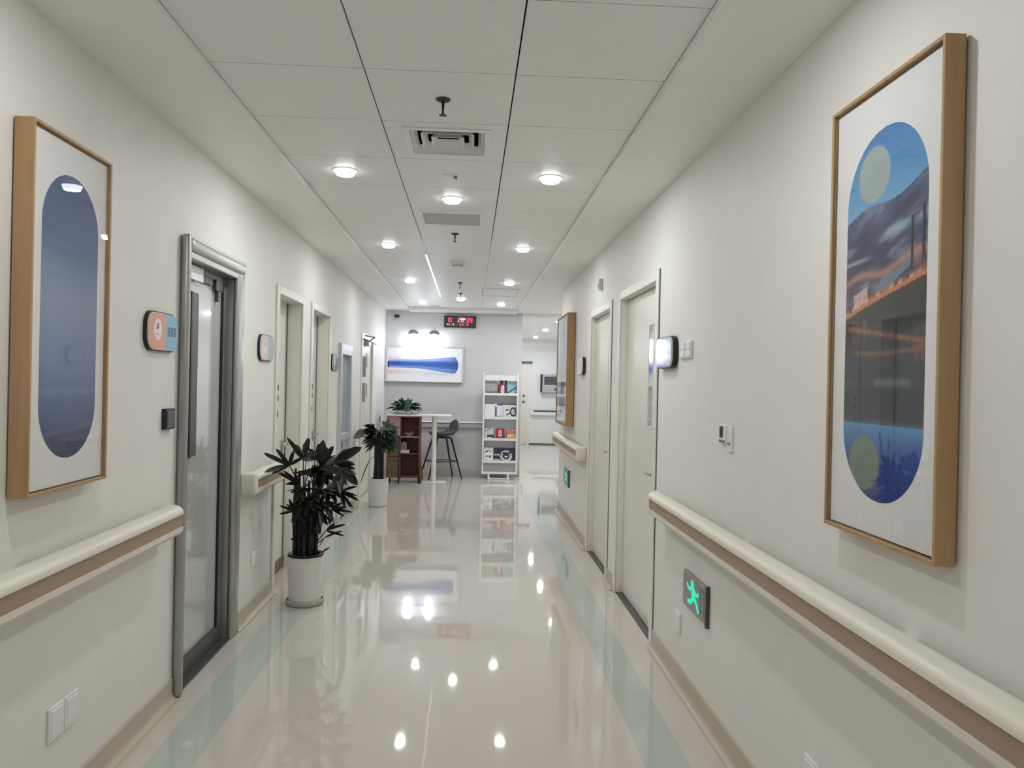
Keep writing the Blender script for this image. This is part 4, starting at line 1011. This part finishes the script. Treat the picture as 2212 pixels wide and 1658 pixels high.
obj('base_bar', box(new(), x0, x1, yf-.025, yf+.025, .085, .12, .006), M_RACK, t)
for x_ in (.335, .655):
    obj('foot', box(new(), x_-.018, x_+.018, yf-.13, yf+.16, .0015, .03, .006), M_RACK, t); obj('foot_stem', box(new(), x_-.015, x_+.015, yf-.015, yf+.015, .03, .085), M_RACK, t)
obj('foot_tie', box(new(), .353, .637, yf-.10, yf-.075, .008, .028), M_RACK, t)
def leaflet(xa, xb, zs, h, label, fn, th=.010, lean=.10):
    tt = thing('brochure', label, 'brochure', ((xa+xb)/2, 12.70, zs+.0005), 'leaflets in the white rack')
    y0 = yf+.012; 
    def pt(x_, z_, d): return (x_, y0+.004+lean*z_+d, zs+.0006+z_)
    bm = new()
    A = [bm.verts.new(pt(x_, z_, d)) for d in (0, th) for x_, z_ in ((xa, 0), (xb, 0), (xb, h), (xa, h))]
    for q in ((0, 1, 2, 3), (7, 6, 5, 4), (0, 4, 5, 1), (1, 5, 6, 2), (2, 6, 7, 3), (3, 7, 4, 0)): bm.faces.new([A[i] for i in q])
    obj('pages', bm, mat('paper_pages', (226, 222, 214), .8), tt)
    ink('cover', 44, 40, lambda v: 1., lambda s_, v: pt((xa+xb)/2+s_*(xb-xa)/2, v*h, -.0008), fn, tt, print_mat('cover_print', .35))
def c_grey(u, v):
    c = mix((176, 178, 176), (150, 152, 150), fbm(u*6, v*6))
    if v < .25 and fbm(u*14, v*14) > .5: c = (70, 68, 66)
    return c
def c_maroon(u, v):
    c = (120, 44, 66)
    if (u-.55)**2/.05+(v-.35)**2/.12 < 1: c = (214, 206, 206)
    if v > .62+.25*abs(u-.4)*2: c = (206, 200, 204) if u < .25 or u > .6 else (104, 26, 48)
    if u > .72: c = mix((112, 60, 86), (70, 40, 62), fbm(u*12, v*20))
    return c
def c_teal(u, v):
    c = mix((150, 200, 206), (128, 184, 196), v); 
    if abs(v-(.12+.45*u)) < .05: c = (28, 34, 50)
    if u > .95 or v < .03: c = (34, 38, 54)
    return c
def c_plain(u, v): return mix((240, 240, 242), (228, 228, 234), v)
def c_lilac(u, v):
    c = (226, 224, 234)
    if (v > .86 and u > .2) or (u < .22 and v < .75 + .1*u): c = (92, 84, 116)
    if v < .2 and fbm(u*16, v*16) > .52: c = (96, 92, 104)
    return c
def c_bw(u, v):
    c = (220, 220, 222); r = math.hypot((u-.78)/.26, (v-.45)/.32)
    if .62 < r < 1 or (r < .5 and fbm(u*9, v*9) > .5): c = (44, 46, 50)
    if abs(v-(.08+.55*u)) < .05 and .25 < u < .6: c = (56, 58, 62)
    if v > .93: c = (60, 56, 74)
    if .2 < u < .42 and .5 < v < .62: c = (70, 72, 76)
    return c
def c_house(u, v):
    c = (206, 206, 206)
    if abs(v-(.72+.28*min(1, u/.7))) < .035 and u < .75: c = (60, 60, 60)
    if u > .3 and v < .42: c = (52, 52, 54) if not (.35 < u < .85 and v < .22) else (228, 228, 228)
    return c
def c_red(u, v):
    c = (170, 26, 52)
    if .32 < u < .70 and .28 < v < .86: c = (226, 206, 206) if not (.42 < u < .6 and .4 < v < .74 and fbm(u*30, v*30) > .5) else (150, 110, 116)
    return c
def c_orange(u, v):
    n = fbm(u*10, v*10); c = (238, 226, 206)
    if v > .48: c = (212, 112, 66) if n > .42 else (240, 206, 160)
    elif n > .52: c = (200, 110, 80)
    return c
def c_white(u, v):
    c = (238, 238, 238)
    if (.68 < v < .82 or .26 < v < .44) and fbm(u*12, v*16) > .48 and .15 < u < .85: c = (84, 86, 90)
    return c
def c_dark(u, v):
    n = fbm(u*8, v*8); c = mix((38, 36, 56), (70, 66, 90), n)
    r = math.hypot((u-.58)/.3, (v-.42)/.42)
    if .55 < r < .95 and n > .4: c = (206, 206, 214)
    if r < .28: c = (214, 212, 218) if v < .42 else (30, 28, 44)
    if u < .3 and (abs(v-.5) < .05 or abs(v-.15) < .06): c = (186, 184, 196)
    return c
xs = x0+.034; xe = x1-.034
leaflet(xs, xs+.20, SH[0], .225, 'grey photo cover leaflet on the top shelf of the rack', c_grey)
leaflet(xs+.205, xs+.365, SH[0], .235, 'maroon and white cover leaflet on the top shelf of the rack', c_maroon)
leaflet(xs+.37, xe, SH[0], .225, 'pale teal cover leaflet on the top shelf of the rack', c_teal)
leaflet(xs, xs+.17, SH[1], .235, 'plain white leaflet on the second shelf of the rack', c_plain)
leaflet(xs+.175, xs+.30, SH[1], .25, 'white leaflet with lilac edge on the second shelf', c_lilac)
leaflet(xs+.305, xe, SH[1], .245, 'black and white drawing leaflet on the second shelf', c_bw)
leaflet(xs, xs+.155, SH[2], .185, 'grey and black leaflet on the third shelf of the rack', c_house)
leaflet(xs+.195, xs+.335, SH[2], .185, 'red cover booklet with white panel on the third shelf', c_red)
leaflet(xs+.385, xe, SH[2], .17, 'orange and cream leaflet on the third shelf', c_orange)
leaflet(xs, xs+.155, SH[3], .23, 'white leaflet with small grey print on the lowest shelf', c_white)
leaflet(xs+.165, xe, SH[3], .235, 'dark blue patterned leaflet on the lowest shelf of the rack', c_dark)

# ================================================================== SIDE HALL, far wall
r = bpy.data.objects.new('door_8', None); C.objects.link(r); r.location = (1.15, YF, 0); struct(r, 'white door at the far end of the side hall')
bm = new()
for a, b, c, e in ((1.50, 1.56, 0, 2.20), (.90, 1.50, 2.14, 2.20)): box(bm, a, b, YF-.03, YF, c, e)
obj('frame', bm, M_FRAME, r); obj('leaf', box(new(), .90, 1.50, YF-.02, YF, .012, 2.14), M_DOOR, r)
for z_ in (1.28, 1.12): obj('lock', box(new(), 1.38, 1.43, YF-.05, YF-.02, z_-.03, z_+.03, .008), M_DGREY, r)
obj('closer', box(new(), 1.30, 1.62, YF-.08, YF-.02, 2.13, 2.18, .006), M_DGREY, r)
struct(obj('trim_1', box(new(), XI, XF2, YF-.03, YF, 2.58, ZH), M_SOFF))
t = thing('wall_unit', 'grey wall-mounted control unit with dark window on the far hall wall', 'wall unit', (2.12, YF-.08, 1.37))
obj('body', box(new(), 1.88, 2.42, YF-.14, YF, 1.37, 1.85, .01), mat('unit_grey', (176, 176, 178), .4), t)
obj('side_edge', box(new(), 1.84, 1.88, YF-.15, YF, 1.38, 1.85, .004), M_BLACK, t)
obj('window', box(new(), 1.93, 2.37, YF-.145, YF-.138, 1.58, 1.79), mat('unit_window', (64, 66, 66), .2, var=.5, scale=30, coat=.6), t)
obj('keypad', box(new(), 2.20, 2.30, YF-.145, YF-.138, 1.43, 1.49), M_DGREY, t)
t = thing('soap_dispenser', 'white soap dispenser on the far hall wall below the grey unit', 'dispenser', (2.36, YF-.05, .98))
obj('body', box(new(), 2.27, 2.42, YF-.12, YF, .98, 1.30, .03, 3), M_WHITE, t, smooth=True); obj('spout', box(new(), 2.31, 2.38, YF-.15, YF-.12, 1.0, 1.05, .008), M_DGREY, t)
t = thing('hall_rail', 'white rail with dark upper strip on the far hall wall', 'handrail', (2.1, YF-.05, .78))
obj('rail_body', box(new(), 1.60, XF2, YF-.08, YF, .77, .86, .012), M_WHITE, t); obj('rail_dark_strip', box(new(), 1.68, XF2, YF-.06, YF, .86, .90, .004), M_DGREY, t)  # dark strip along the top of the rail
struct(obj('baseboard_far', box(new(), 1.56, XF2, YF-.012, YF, .0015, .03), M_DGREY))
